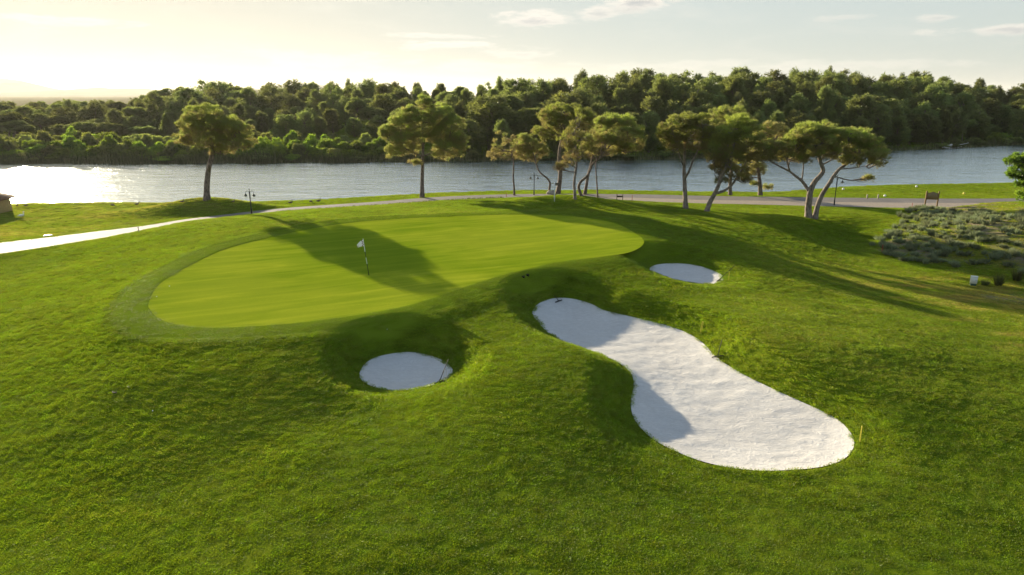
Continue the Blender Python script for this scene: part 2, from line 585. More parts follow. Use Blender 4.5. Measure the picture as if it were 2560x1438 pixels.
class MB:
    """collects boxes, tubes, lathes and plates into one mesh"""
    def __init__(s):
        s.v, s.f, s.c, s.n = [], [], [], 0

    def add(s, v, faces):
        v = np.asarray(v, float).reshape(-1, 3)
        for f in faces:
            s.f.extend(int(i) + s.n for i in f)
            s.c.append(len(f))
        s.v.append(v)
        s.n += len(v)
        return s

    def box(s, c, size, rot=None, bev=0.0):
        x, y, z = (k / 2 for k in size)
        if bev > 0:
            b = min(bev, x * .49, y * .49, z * .49)
            ring = lambda zz, i: [(-x + i, -y, zz), (x - i, -y, zz), (x, -y + i, zz), (x, y - i, zz), (x - i, y, zz), (-x + i, y, zz), (-x, y - i, zz), (-x, -y + i, zz)]
            ins = lambda zz: [(-x + 2 * b, -y + b, zz), (x - 2 * b, -y + b, zz), (x - b, -y + 2 * b, zz), (x - b, y - 2 * b, zz), (x - 2 * b, y - b, zz), (-x + 2 * b, y - b, zz), (-x + b, y - 2 * b, zz), (-x + b, -y + 2 * b, zz)]
            v = ins(-z) + ring(-z + b, b) + ring(z - b, b) + ins(z)
            fs = [tuple(range(7, -1, -1)), tuple(range(24, 32))]
            for k in range(3):
                for i in range(8):
                    j = (i + 1) % 8
                    fs.append((k * 8 + i, k * 8 + j, k * 8 + 8 + j, k * 8 + 8 + i))
        else:
            v = [(-x, -y, -z), (x, -y, -z), (x, y, -z), (-x, y, -z), (-x, -y, z), (x, -y, z), (x, y, z), (-x, y, z)]
            fs = [(0, 3, 2, 1), (4, 5, 6, 7), (0, 1, 5, 4), (1, 2, 6, 5), (2, 3, 7, 6), (3, 0, 4, 7)]
        v = np.array(v)
        if rot is not None:
            v = v @ np.array(Matrix(rot).to_3x3()).T
        return s.add(v + np.array(c), fs)

    def tube(s, pts, rad, seg=8, cap=True):
        p = np.asarray(pts, float)
        n = len(p)
        rad = np.broadcast_to(np.asarray(rad, float), (n,))
        tan = np.gradient(p, axis=0)
        tan /= np.linalg.norm(tan, axis=1)[:, None] + 1e-12
        ref = np.array([0, 0, 1.0]) if abs(tan[0, 2]) < .9 else np.array([1.0, 0, 0])
        u = np.cross(tan[0], ref)
        u /= np.linalg.norm(u)
        vs = []
        a = np.arange(seg) / seg * 2 * np.pi
        for i in range(n):
            u = u - tan[i] * (u @ tan[i])
            u /= np.linalg.norm(u) + 1e-12
            w = np.cross(tan[i], u)
            vs.append(p[i] + rad[i] * (np.cos(a)[:, None] * u + np.sin(a)[:, None] * w))
        fs = []
        for i in range(n - 1):
            for j in range(seg):
                k = (j + 1) % seg
                fs.append((i * seg + j, i * seg + k, (i + 1) * seg + k, (i + 1) * seg + j))
        if cap:
            fs.append(tuple(range(seg - 1, -1, -1)))
            fs.append(tuple(range((n - 1) * seg, n * seg)))
        return s.add(np.vstack(vs), fs)

    def lathe(s, prof, c=(0, 0, 0), seg=16):
        a = np.arange(seg) / seg * 2 * np.pi
        vs = [np.stack([r * np.cos(a), r * np.sin(a), np.full(seg, z)], -1) for r, z in prof]
        fs = []
        for i in range(len(prof) - 1):
            for j in range(seg):
                k = (j + 1) % seg
                fs.append((i * seg + j, i * seg + k, (i + 1) * seg + k, (i + 1) * seg + j))
        fs.append(tuple(range(seg - 1, -1, -1)))
        fs.append(tuple(range((len(prof) - 1) * seg, len(prof) * seg)))
        return s.add(np.vstack(vs) + np.array(c), fs)

    def ball(s, c, r, seg=12, rings=8, rot=None):
        r = np.broadcast_to(np.asarray(r, float), (3,))
        th = np.linspace(.02, np.pi - .02, rings)
        a = np.arange(seg) / seg * 2 * np.pi
        v = np.stack([np.sin(th)[:, None] * np.cos(a), np.sin(th)[:, None] * np.sin(a), np.repeat(-np.cos(th)[:, None], seg, 1)], -1).reshape(-1, 3) * r
        if rot is not None:
            v = v @ np.array(Matrix(rot).to_3x3()).T
        fs = []
        for i in range(rings - 1):
            for j in range(seg):
                k = (j + 1) % seg
                fs.append((i * seg + j, i * seg + k, (i + 1) * seg + k, (i + 1) * seg + j))
        fs.append(tuple(range(seg - 1, -1, -1)))
        fs.append(tuple(range((rings - 1) * seg, rings * seg)))
        return s.add(v + np.array(c), fs)

    def mesh(s, name, mat, smoothf=False):
        return mesh_np(name, np.vstack(s.v), s.f, s.c, [mat] if mat else [], smoothf)

    def build(s, name, mat, parent=None, smoothf=False, loc=None):
        return link(name, s.mesh(name, mat, smoothf), parent, loc)


# ------------------------------------------------------------------ materials
def new_mat(name):
    m = bpy.data.materials.new(name)
    m.use_nodes = True
    nt = m.node_tree
    nt.nodes.clear()
    return m, nt, nd(nt, 'ShaderNodeOutputMaterial')


def attr(nt, name):
    return nd(nt, 'ShaderNodeAttribute', attribute_name=name).outputs['Fac']


def pos(nt):
    return nd(nt, 'ShaderNodeNewGeometry').outputs['Position']


def bump(nt, h, strength, dist):
    b = nd(nt, 'ShaderNodeBump')
    b.inputs['Strength'].default_value = strength
    b.inputs['Distance'].default_value = dist
    nt.links.new(h, b.inputs['Height'])
    return b.outputs[0]


def principled(nt, col, rough=.8, normal=None, spec=.5, metal=0.0, **kw):
    b = nd(nt, 'ShaderNodeBsdfPrincipled')
    if isinstance(col, tuple):
        b.inputs['Base Color'].default_value = (*col, 1)
    else:
        nt.links.new(col, b.inputs['Base Color'])
    if isinstance(rough, (int, float)):
        b.inputs['Roughness'].default_value = rough
    else:
        nt.links.new(rough, b.inputs['Roughness'])
    b.inputs['Specular IOR Level'].default_value = spec
    b.inputs['Metallic'].default_value = metal
    if normal is not None:
        nt.links.new(normal, b.inputs['Normal'])
    return b.outputs[0]


def mat_simple(name, col, rough=.6, var=.25, scale=14.0, spec=.4, metal=0.0, bmp=.25):
    """paint, wood, metal ... with small wear"""
    m, nt, out = new_mat(name)
    tc = nd(nt, 'ShaderNodeTexCoord').outputs['Object']
    n = noise(nt, tc, scale, 5, .6)
    lo = tuple(c * (1 - var) for c in col)
    hi = tuple(min(1, c * (1 + var)) for c in col)
    c = ramp(nt, n, [(.3, lo), (.7, hi)])
    nt.links.new(principled(nt, c, rough, bump(nt, n, bmp, .01), spec, metal), out.inputs[0])
    return m


def mat_wood(name, a, b, rough=.75):
    m, nt, out = new_mat(name)
    tc = nd(nt, 'ShaderNodeTexCoord').outputs['Object']
    n = noise(nt, mapping(nt, tc, (30, 30, 3)), 1.0, 6, .65, .6)
    c = ramp(nt, n, [(.3, a), (.7, b)])
    nt.links.new(principled(nt, c, rough, bump(nt, n, .4, .01), .3), out.inputs[0])
    return m


def mat_ground():
    m, nt, out = new_mat('turf')
    P = pos(nt)
    sg, dry, sand = attr(nt, 'sg'), attr(nt, 'dry'), attr(nt, 'bare')
    n_big = noise(nt, P, .16, 4, .55)
    n_mid = noise(nt, P, 1.4, 5, .6)
    n_fin = noise(nt, P, 9.0, 6, .7)
    n_gr = noise(nt, mapping(nt, P, (1, 1, 1)), 38.0, 3, .7)
    c = ramp(nt, mth(nt, 'ADD', mth(nt, 'MULTIPLY', n_mid, .5), mth(nt, 'MULTIPLY', n_fin, .5)), [(.3, (.070, .112, .005)), (.5, (.105, .155, .008)), (.72, (.15, .195, .012))])
    c = mix(nt, sstep(nt, n_big, .4, .75), c, mix(nt, n_fin, (.12, .16, .010), (.16, .19, .016)))
    # straw coloured, thin turf
    dr = mix(nt, n_fin, (.10, .105, .022), (.21, .18, .05))
    c = mix(nt, mth(nt, 'MULTIPLY', dry, sstep(nt, n_mid, .25, .6)), c, dr)
    bare = mix(nt, n_fin, (.13, .105, .07), (.25, .20, .135))
    c = mix(nt, mth(nt, 'MULTIPLY', sand, sstep(nt, mth(nt, 'ADD', mth(nt, 'MULTIPLY', n_mid, .6), mth(nt, 'MULTIPLY', n_fin, .4)), .36, .56)), c, bare)
    # fringe mown shorter
    sx = nd(nt, 'ShaderNodeSeparateXYZ')
    nt.links.new(P, sx.inputs[0])
    edge = mth(nt, 'ADD', sg, mth(nt, 'MULTIPLY', mth(nt, 'SUBTRACT', n_mid, .5), .25))
    fr = mth(nt, 'MULTIPLY', mth(nt, 'SUBTRACT', 1.0, sstep(nt, edge, 1.5, 1.75)), mth(nt, 'SUBTRACT', 1.0, mth(nt, 'MULTIPLY', sstep(nt, sx.outputs[0], -5.0, 7.0), .35)))
    c = mix(nt, mth(nt, 'MULTIPLY', fr, .75), c, mix(nt, n_gr, (.105, .160, .008), (.150, .205, .014)))
    h = mth(nt, 'ADD', mth(nt, 'MULTIPLY', n_fin, 1.0), mth(nt, 'MULTIPLY', n_gr, .6))
    bn = nd(nt, 'ShaderNodeBump')
    bn.inputs['Distance'].default_value = .05
    nt.links.new(mth(nt, 'SUBTRACT', .8, mth(nt, 'MULTIPLY', fr, .55)), bn.inputs['Strength'])
    nt.links.new(h, bn.inputs['Height'])
    nt.links.new(principled(nt, c, .9, bn.outputs[0], .0), out.inputs[0])
    return m


def mat_green():
    m, nt, out = new_mat('green_turf')
    P = pos(nt)
    st = noise(nt, mapping(nt, mapping(nt, P, (1, 1, 1), (0, 0, R(-24))), (.14, 1.15, 1)), 1.0, 5, .62, .9)
    big = noise(nt, P, .10, 3, .55)
    fin = noise(nt, mapping(nt, P, (1, 2.0, 1)), 14.0, 5, .75)
    gr = noise(nt, P, 42.0, 4, .75)
    f = mth(nt, 'ADD', mth(nt, 'MULTIPLY', st, .52), mth(nt, 'ADD', mth(nt, 'MULTIPLY', fin, .26), mth(nt, 'MULTIPLY', gr, .22)))
    c = ramp(nt, f, [(.38, (.118, .182, .007)), (.5, (.188, .248, .010)), (.61, (.300, .340, .022))])
    c = mix(nt, mth(nt, 'MULTIPLY', sstep(nt, big, .40, .62), .40), c, (.27, .305, .022))
    c = mix(nt, mth(nt, 'MULTIPLY', sstep(nt, mth(nt, 'SUBTRACT', 1.0, big), .46, .66), .45), c, (.125, .20, .007))
    wear = sstep(nt, noise(nt, P, 2.3, 5, .65), .60, .74)
    c = mix(nt, mth(nt, 'MULTIPLY', wear, .3), c, (.17, .225, .012))
    nt.links.new(principled(nt, c, .85, bump(nt, fin, .35, .02), .0), out.inputs[0])
    return m


def mat_leaf(name, stops, trans=.5, gloss=.06, tr_gain=1.25, var=False):
    """foliage: colour from the 'tint' of each spray, light comes through it"""
    m, nt, out = new_mat(name)
    t = attr(nt, 'tint')
    oi = nd(nt, 'ShaderNodeObjectInfo').outputs['Random']
    if var:                     # drier and lusher patches across the turf
        P = pos(nt)
        big = mth(nt, 'SUBTRACT', noise(nt, P, .11, 4, .6), .5)
        mid = mth(nt, 'SUBTRACT', noise(nt, mapping(nt, P, (.7, 1.6, 1), (0, 0, R(20))), .9, 4, .65), .5)
        dn = nd(nt, 'ShaderNodeAttribute', attribute_name='dryness')
        dn.attribute_type = 'INSTANCER'
        t = mth(nt, 'ADD', t, mth(nt, 'ADD', mth(nt, 'MULTIPLY', big, 1.3), mth(nt, 'MULTIPLY', mid, .7)), clamp=True)
        t = mth(nt, 'ADD', t, mth(nt, 'MULTIPLY', dn.outputs['Fac'], .75), clamp=True)
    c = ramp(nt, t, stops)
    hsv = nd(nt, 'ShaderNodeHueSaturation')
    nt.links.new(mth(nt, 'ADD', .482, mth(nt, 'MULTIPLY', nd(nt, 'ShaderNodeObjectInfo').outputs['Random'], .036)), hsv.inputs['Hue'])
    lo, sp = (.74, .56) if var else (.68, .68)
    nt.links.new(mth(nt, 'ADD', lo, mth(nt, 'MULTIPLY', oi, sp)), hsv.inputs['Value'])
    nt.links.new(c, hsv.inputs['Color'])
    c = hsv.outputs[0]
    d = nd(nt, 'ShaderNodeBsdfDiffuse')
    nt.links.new(c, d.inputs[0])
    tr = nd(nt, 'ShaderNodeBsdfTranslucent')
    g2 = mix(nt, 1.0, c, (tr_gain, tr_gain * 1.0, tr_gain * .8), 'MULTIPLY')
    nt.links.new(g2, tr.inputs[0])
    ms = nd(nt, 'ShaderNodeMixShader')
    ms.inputs[0].default_value = trans
    nt.links.new(d.outputs[0], ms.inputs[1])
    nt.links.new(tr.outputs[0], ms.inputs[2])
    gl = nd(nt, 'ShaderNodeBsdfGlossy')
    gl.inputs['Roughness'].default_value = .45
    gl.inputs['Color'].default_value = (.9, .95, .8, 1)
    m2 = nd(nt, 'ShaderNodeMixShader')
    m2.inputs[0].default_value = gloss
    nt.links.new(ms.outputs[0], m2.inputs[1])
    nt.links.new(gl.outputs[0], m2.inputs[2])
    nt.links.new(m2.outputs[0], out.inputs[0])
    return m


def mat_bark(name, a, b):
    m, nt, out = new_mat(name)
    P = pos(nt)
    n = noise(nt, mapping(nt, P, (9, 9, 2.4)), 1.0, 6, .7, .5)
    v = nd(nt, 'ShaderNodeTexVoronoi')
    v.inputs['Scale'].default_value = 6.0
    nt.links.new(mapping(nt, P, (1, 1, .45)), v.inputs['Vector'])
    f = mth(nt, 'ADD', mth(nt, 'MULTIPLY', n, .7), mth(nt, 'MULTIPLY', v.outputs['Distance'], .5))
    c = ramp(nt, f, [(.3, a), (.75, b)])
    nt.links.new(principled(nt, c, .9, bump(nt, f, .9, .06), .2), out.inputs[0])
    return m


def mat_sand():
    m, nt, out = new_mat('white_sand')
    P = pos(nt)
    rake = noise(nt, mapping(nt, P, (1.6, 7.0, 1), (0, 0, R(-8))), 1.3, 6, .7, 1.4)
    lump = noise(nt, P, 3.2, 5, .6, .8)
    grain = noise(nt, P, 60, 3, .7)
    big = noise(nt, P, .5, 3, .5)
    rid = mth(nt, 'ABSOLUTE', mth(nt, 'SUBTRACT', lump, .5))
    h = mth(nt, 'ADD', mth(nt, 'MULTIPLY', rake, .5), mth(nt, 'ADD', mth(nt, 'MULTIPLY', grain, .22), mth(nt, 'MULTIPLY', rid, .9)))
    c = ramp(nt, mth(nt, 'ADD', mth(nt, 'MULTIPLY', big, .5), mth(nt, 'MULTIPLY', rake, .5)), [(.25, (.50, .475, .445)), (.6, (.60, .58, .55))])
    c = mix(nt, mth(nt, 'MULTIPLY', sstep(nt, grain, .52, .75), .35), c, (.40, .37, .33))
    c = mix(nt, mth(nt, 'MULTIPLY', sstep(nt, mth(nt, 'SUBTRACT', .09, rid), .0, .09), .30), c, (.44, .42, .39))
    c = mix(nt, mth(nt, 'MULTIPLY', sstep(nt, rake, .50, .68), .35), c, (.69, .675, .65))
    nt.links.new(principled(nt, c, .95, bump(nt, h, .8, .07), .1), out.inputs[0])
    return m


def mat_path():
    m, nt, out = new_mat('concrete_path')
    P = pos(nt)
    n = noise(nt, P, .7, 5, .6)
    g = noise(nt, P, 30, 4, .7)
    c = ramp(nt, mth(nt, 'ADD', mth(nt, 'MULTIPLY', n, .6), mth(nt, 'MULTIPLY', g, .4)), [(.3, (.12, .104, .092)), (.7, (.20, .176, .155))])
    nt.links.new(principled(nt, c, .8, bump(nt, g, .25, .01), .25), out.inputs[0])
    return m


def mat_gravel():
    m, nt, out = new_mat('gravel')
    P = pos(nt)
    v = nd(nt, 'ShaderNodeTexVoronoi')
    v.inputs['Scale'].default_value = 9.0
    nt.links.new(P, v.inputs['Vector'])
    n = noise(nt, P, 2.0, 4, .6)
    c = mix(nt, n, mix(nt, v.outputs['Color'], (.20, .15, .12), (.40, .33, .28)), (.30, .26, .2))
    nt.links.new(principled(nt, c, .9, bump(nt, v.outputs['Distance'], 1.0, .06), .2), out.inputs[0])
    return m


def mat_water():
    m, nt, out = new_mat('river_water')
    P = pos(nt)
    w1 = noise(nt, mapping(nt, P, (.22, .50, 1), (0, 0, R(16))), 1.0, 5, .65, .6)
    w2 = noise(nt, mapping(nt, P, (1.1, 1.7, 1), (0, 0, R(-8))), 1.0, 3, .6, .3)
    w3 = noise(nt, mapping(nt, P, (.05, .16, 1), (0, 0, R(8))), 1.0, 3, .5, .3)
    h = mth(nt, 'ADD', mth(nt, 'MULTIPLY', w1, 1.0), mth(nt, 'MULTIPLY', w2, .45))
    h = mth(nt, 'MULTIPLY', h, mth(nt, 'ADD', .55, mth(nt, 'MULTIPLY', w3, .9)))
    bn = bump(nt, h, 1.0, .24)
    b = principled(nt, (.05, .085, .08), .1, bn, .5)
    g = nd(nt, 'ShaderNodeBsdfGlossy')
    g.inputs['Color'].default_value = (.92, .97, .96, 1)
    g.inputs['Roughness'].default_value = .15
    nt.links.new(bn, g.inputs['Normal'])
    ms = nd(nt, 'ShaderNodeMixShader')
    ms.inputs[0].default_value = .90
    nt.links.new(b, ms.inputs[1])
    nt.links.new(g.outputs[0], ms.inputs[2])
    nt.links.new(ms.outputs[0], out.inputs[0])
    return m


M = {
    'turf': mat_ground(), 'green': mat_green(), 'sand': mat_sand(), 'path': mat_path(), 'gravel': mat_gravel(), 'water': mat_water(),
    'blade': mat_leaf('grass_blade', var=True, stops= [(0, (.100, .155, .004)), (.45, (.155, .220, .006)), (.8, (.21, .265, .012)), (1, (.33, .275, .055))], trans=.52, gloss=.02, tr_gain=1.45),
}


# ------------------------------------------------------------------ ground, green, sand, paths, water
def grow(start, step, rate, end):
    out = []
    v, s = start, step
    while v < end:
        v += s
        s *= rate
        out.append(v)
    return np.array(out)


def build_ground():
    right = grow(24.0, .10, 1.0135, 16500.0)
    xs = np.concatenate([-right[::-1], np.arange(-24.0, 24.0001, .10), right])
    front = grow(46.0, .10, 1.0118, 16500.0)
    backw = grow(-13.0, .10, 1.10, 300.0)
    ys = np.concatenate([-backw[::-1], np.arange(13.0, 46.0001, .10), front])
    X, Y = np.meshgrid(xs, ys)
    P = np.stack([X.ravel(), Y.ravel()], -1)
    z, sg, sp, sb = terrain(P, True, True)
    nx, ny = len(xs), len(ys)
    i = np.arange(nx * ny).reshape(ny, nx)
    F = np.stack([i[:-1, :-1], i[:-1, 1:], i[1:, 1:], i[1:, :-1]], -1).reshape(-1, 4)
    dry, bare = dry_mask(P)
    me = mesh_np('ground', np.column_stack([P, z]), F.ravel(), 4, [M['turf']], True, {'sg': sg, 'dry': dry, 'bare': bare})
    o = link('ground', me)
    tag(o, kind='structure', label='rolling mown rough grass around the green and bunkers', cat='ground')
    return o


DUNE = catmull(np.array([[float(v) for v in ground_hit(*p)[:2]] for p in [(2290, 524), (2400, 515), (2560, 508), (2640, 560), (2640, 680), (2560, 690), (2450, 668), (2300, 655), (2190, 628), (2205, 600), (2240, 570)]]), 5)


def dry_mask(P):
    x, y = P[:, 0], P[:, 1]
    sd = sdist(P, DUNE, 6.0)
    dune = 1 - smooth(-1.5, .6, sd)
    # thin, yellowed turf between the dune and the right edge
    c = on_z(np.array([2330., 2480., 2520.]), np.array([700., 745., 850.]), np.array([.8, .7, .75]))
    dry = np.zeros(len(P))
    for (cx, cy), s, a in zip(c, (5.0, 5.5, 5.0), (.8, 1.0, .8)):
        dry = np.maximum(dry, a * np.exp(-.5 * (((x - cx) / (s * 1.3)) ** 2 + ((y - cy) / s) ** 2)))
    dry = dry * (.6 + .6 * vnoise(x / 1.7, y / .8, 31)).clip(0, 1.2)
    # drier lawn by the water at the left
    lawn = smooth(22, 34, -x) * smooth(0, 2.5, y - np.interp(x, PF[:, 0], PF[:, 1]))
    dry = np.maximum(dry, lawn * (.42 + .2 * vnoise(x / 3.1, y / 1.6, 37)))
    bare = dune * (.55 + .75 * vnoise(x / 2.2, y / 2.2, 33)).clip(0, 1)
    c2 = on_z(2545., 752., .7)
    bare = np.maximum(bare, .9 * np.exp(-.5 * (((x - c2[0]) / 1.6) ** 2 + ((y - c2[1]) / 1.0) ** 2)))
    plain = smooth(110, 200, y - far_y(x))
    farb = smooth(-1.5, -1.2, y - far_y(x)) * (1 - smooth(1.0, 3.0, y - far_y(x)))
    return np.clip(np.maximum(dry, dune * .45), 0, 1), np.clip(np.maximum(np.maximum(bare, farb * .8), plain), 0, 1)


def strip_mesh(A, B, m, lift, mat, name, zf=None):
    """sheet between two edge lines with equal counts"""
    n = len(A)
    t = np.linspace(0, 1, m)[None, :, None]
    P = (A[:, None] * (1 - t) + B[:, None] * t).reshape(-1, 2)
    z = (terrain(P, False) if zf is None else zf(P)) + lift
    i = np.arange(n * m).reshape(n, m)
    F = np.stack([i[:-1, :-1], i[1:, :-1], i[1:, 1:], i[:-1, 1:]], -1).reshape(-1, 4)
    # keep faces pointing up
    a, b, c = P[F[:, 0]], P[F[:, 1]], P[F[:, 2]]
    cr = (b - a)[:, 0] * (c - a)[:, 1] - (b - a)[:, 1] * (c - a)[:, 0]
    F[cr < 0] = F[cr < 0][:, ::-1]
    return mesh_np(name, np.column_stack([P, z]), F.ravel(), 4, [mat], True)


def resample(line, n):
    d = np.concatenate([[0], np.cumsum(np.linalg.norm(np.diff(line, axis=0), axis=1))])
    s = np.linspace(0, d[-1], n)
    return np.stack([np.interp(s, d, line[:, k]) for k in range(2)], -1)


def halves(poly, i0, i1, n):
    """split a closed outline into two sides between two of its vertices"""
    k = len(poly)
    a = poly[[(i0 + j) % k for j in range((i1 - i0) % k + 1)]]
    b = poly[[(i0 - j) % k for j in range((i0 - i1) % k + 1)]]
    return resample(a, n), resample(b, n)


def build_sheets():
    # putting green
    c = GREEN.mean(0)
    s = np.linspace(0, 1, 40)[None, :, None]
    A = np.vstack([GREEN, GREEN[:1]])
    P = (c + (A[:, None] - c) * s).reshape(-1, 2)
    n, m = len(A), 40
    i = np.arange(n * m).reshape(n, m)
    F = np.stack([i[:-1, :-1], i[:-1, 1:], i[1:, 1:], i[1:, :-1]], -1).reshape(-1, 4)
    a, b, d = P[F[:, 1]], P[F[:, 2]], P[F[:, 3]]
    cr = (b - a)[:, 0] * (d - a)[:, 1] - (b - a)[:, 1] * (d - a)[:, 0]
    F[cr < 0] = F[cr < 0][:, ::-1]
    z = green_z(P) + .012
    o = link('putting_green', mesh_np('putting_green', np.column_stack([P, z]), F.ravel(), 4, [M['green']], True))
    tag(o, 'smooth pale putting green with the flagstick in it', 'putting green', kind='structure')
    # sand
    labs = ['small round sand bunker in shade in front of the green', 'long kidney shaped white sand bunker', 'small oval sand bunker beyond the long one']
    for (poly, rim, dish, w), lab in zip(BUNK, labs):
        k = len(poly)
        d2 = ((poly[:, None] - poly[None]) ** 2).sum(-1)
        i0, i1 = np.unravel_index(d2.argmax(), d2.shape)
        A, B = halves(poly, int(i0), int(i1), 160)
        m = 70

        def zf(P):
            sd = sdist(P, poly, 3.0)
            x, y = P[:, 0], P[:, 1]
            n = .020 * vnoise(x / .9, y / .5, 41) + .014 * vnoise(x / .33, y / .16, 42) + .010 * np.abs(vnoise(x / .22, y / .22, 43))
            return rim(P) + .035 - dish * (1 - np.exp(-np.clip(-sd, 0, 9) / 1.2)) + n * smooth(.1, .9, -sd)
        me = strip_mesh(A, B, m, 0.0, M['sand'], 'sand_bunker', zf)
        o = link('sand_bunker', me)
        tag(o, lab, 'bunker', kind='structure')
    o = link('path', strip_mesh(PF, PN, 5, .012, M['path'], 'path'))
    tag(o, 'pale cart path running along the river', 'path', kind='structure')
    o = link('gravel_strip', strip_mesh(GVF, GVN, 4, .016, M['gravel'], 'gravel_strip'))
    tag(o, 'gravel verge beside the cart path', 'gravel', kind='structure')
    # river
    xs = np.concatenate([-grow(200, 4, 1.2, 6000)[::-1], np.arange(-200, 201, 4.0), grow(200, 4, 1.2, 6000)])
    a = np.stack([xs, shore_y(xs) - 3], -1)
    b = np.stack([xs, np.interp(xs, FARB[:, 0], FARB[:, 1]) + 4], -1)
    t = np.linspace(0, 1, 20)[None, :, None]
    P = (a[:, None] * (1 - t) + b[:, None] * t).reshape(-1, 2)
    i = np.arange(len(xs) * 20).reshape(-1, 20)
    F = np.stack([i[:-1, :-1], i[1:, :-1], i[1:, 1:], i[:-1, 1:]], -1).reshape(-1, 4)
    o = link('river_water', mesh_np('river_water', np.column_stack([P, np.zeros(len(P))]), F.ravel(), 4, [M['water']], True))
    tag(o, 'broad rippled river behind the course', 'water', kind='structure')


GROUND = build_ground()
build_sheets()


# ------------------------------------------------------------------ vegetation
M.update({
    'bark': mat_bark('pine_bark', (.055, .040, .030), (.20, .155, .125)),
    'bark_pale': mat_bark('pale_pine_bark', (.07, .056, .045), (.24, .20, .165)),
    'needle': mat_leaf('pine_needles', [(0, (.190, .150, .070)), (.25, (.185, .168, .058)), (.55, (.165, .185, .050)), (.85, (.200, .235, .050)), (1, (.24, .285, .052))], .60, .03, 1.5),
    'forest': mat_leaf('forest_leaves', [(0, (.092, .095, .040)), (.4, (.112, .132, .042)), (.75, (.155, .180, .048)), (1, (.23, .25, .060))], .55, .03, 1.45),
    'shrub': mat_leaf('shrub_leaves', [(0, (.055, .085, .016)), (.5, (.115, .170, .020)), (1, (.21, .27, .026))], .55, .03, 1.45),
    'reed': mat_leaf('reed_blades', [(0, (.08, .085, .035)), (.5, (.10, .12, .035)), (1, (.20, .19, .085))], .4, .02, 1.1),
    'scrub': mat_leaf('scrub_leaves', [(0, (.095, .11, .05)), (.5, (.15, .18, .105)), (1, (.25, .27, .16))], .45, .02, 1.3),
})


def sprays(cen, dirs, k, length, width, rng, spread=.8, tint=None):
    """k thin blades fanning out from every centre; returns verts, tints (three verts a blade)"""
    n = len(cen)
    c = np.repeat(cen, k, 0)
    d = np.repeat(dirs, k, 0) + rng.normal(0, spread, (n * k, 3))
    d /= np.linalg.norm(d, axis=1)[:, None] + 1e-9
    r = rng.normal(0, 1, (n * k, 3))
    s = np.cross(d, r)
    s /= np.linalg.norm(s, axis=1)[:, None] + 1e-9
    L = length * rng.uniform(.6, 1.25, (n * k, 1))
    w = width * rng.uniform(.7, 1.3, (n * k, 1)) * .5
    b = c + d * L * .08
    v = np.stack([b - s * w, b + s * w, c + d * L], 1).reshape(-1, 3)
    t = np.repeat(np.repeat(tint if tint is not None else rng.uniform(0, 1, n), k), 3)
    return v, t


def ball_dirs(n, rng, zmin=-1.0):
    z = rng.uniform(zmin, 1, n)
    a = rng.uniform(0, 2 * np.pi, n)
    q = np.sqrt(1 - z * z)
    return np.stack([q * np.cos(a), q * np.sin(a), z], -1)


def lobe_points(c, r, nclump, ntuft, rng, clump_r, zmin=-.5, inner=.45, up=.6, tint0=.5, tint_var=.18, tint_up=.15):
    """tufts gathered in clumps through an ellipsoid lobe"""
    d = ball_dirs(nclump, rng, zmin)
    rad = rng.uniform(inner, 1.0, (nclump, 1)) ** .6
    cc = c + d * rad * r
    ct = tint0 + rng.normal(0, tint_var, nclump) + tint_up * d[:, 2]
    e = rng.normal(0, 1, (nclump, ntuft, 3))
    e /= np.linalg.norm(e, axis=2)[..., None]
    e *= rng.uniform(.2, 1, (nclump, ntuft, 1)) ** .5
    p = cc[:, None] + e * np.array([clump_r, clump_r, clump_r * .6])
    dirs = d[:, None] * .55 + e * .7 + np.array([0, 0, up])
    dirs /= np.linalg.norm(dirs, axis=2)[..., None]
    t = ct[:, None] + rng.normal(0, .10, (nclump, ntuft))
    return p.reshape(-1, 3), dirs.reshape(-1, 3), np.clip(t.ravel(), 0, 1), cc


def leaf_mesh(name, vs, ts, mat):
    v = np.vstack(vs)
    t = np.concatenate(ts)
    return mesh_np(name, v, np.arange(len(v)), 3, [mat], False, {'tint': t})


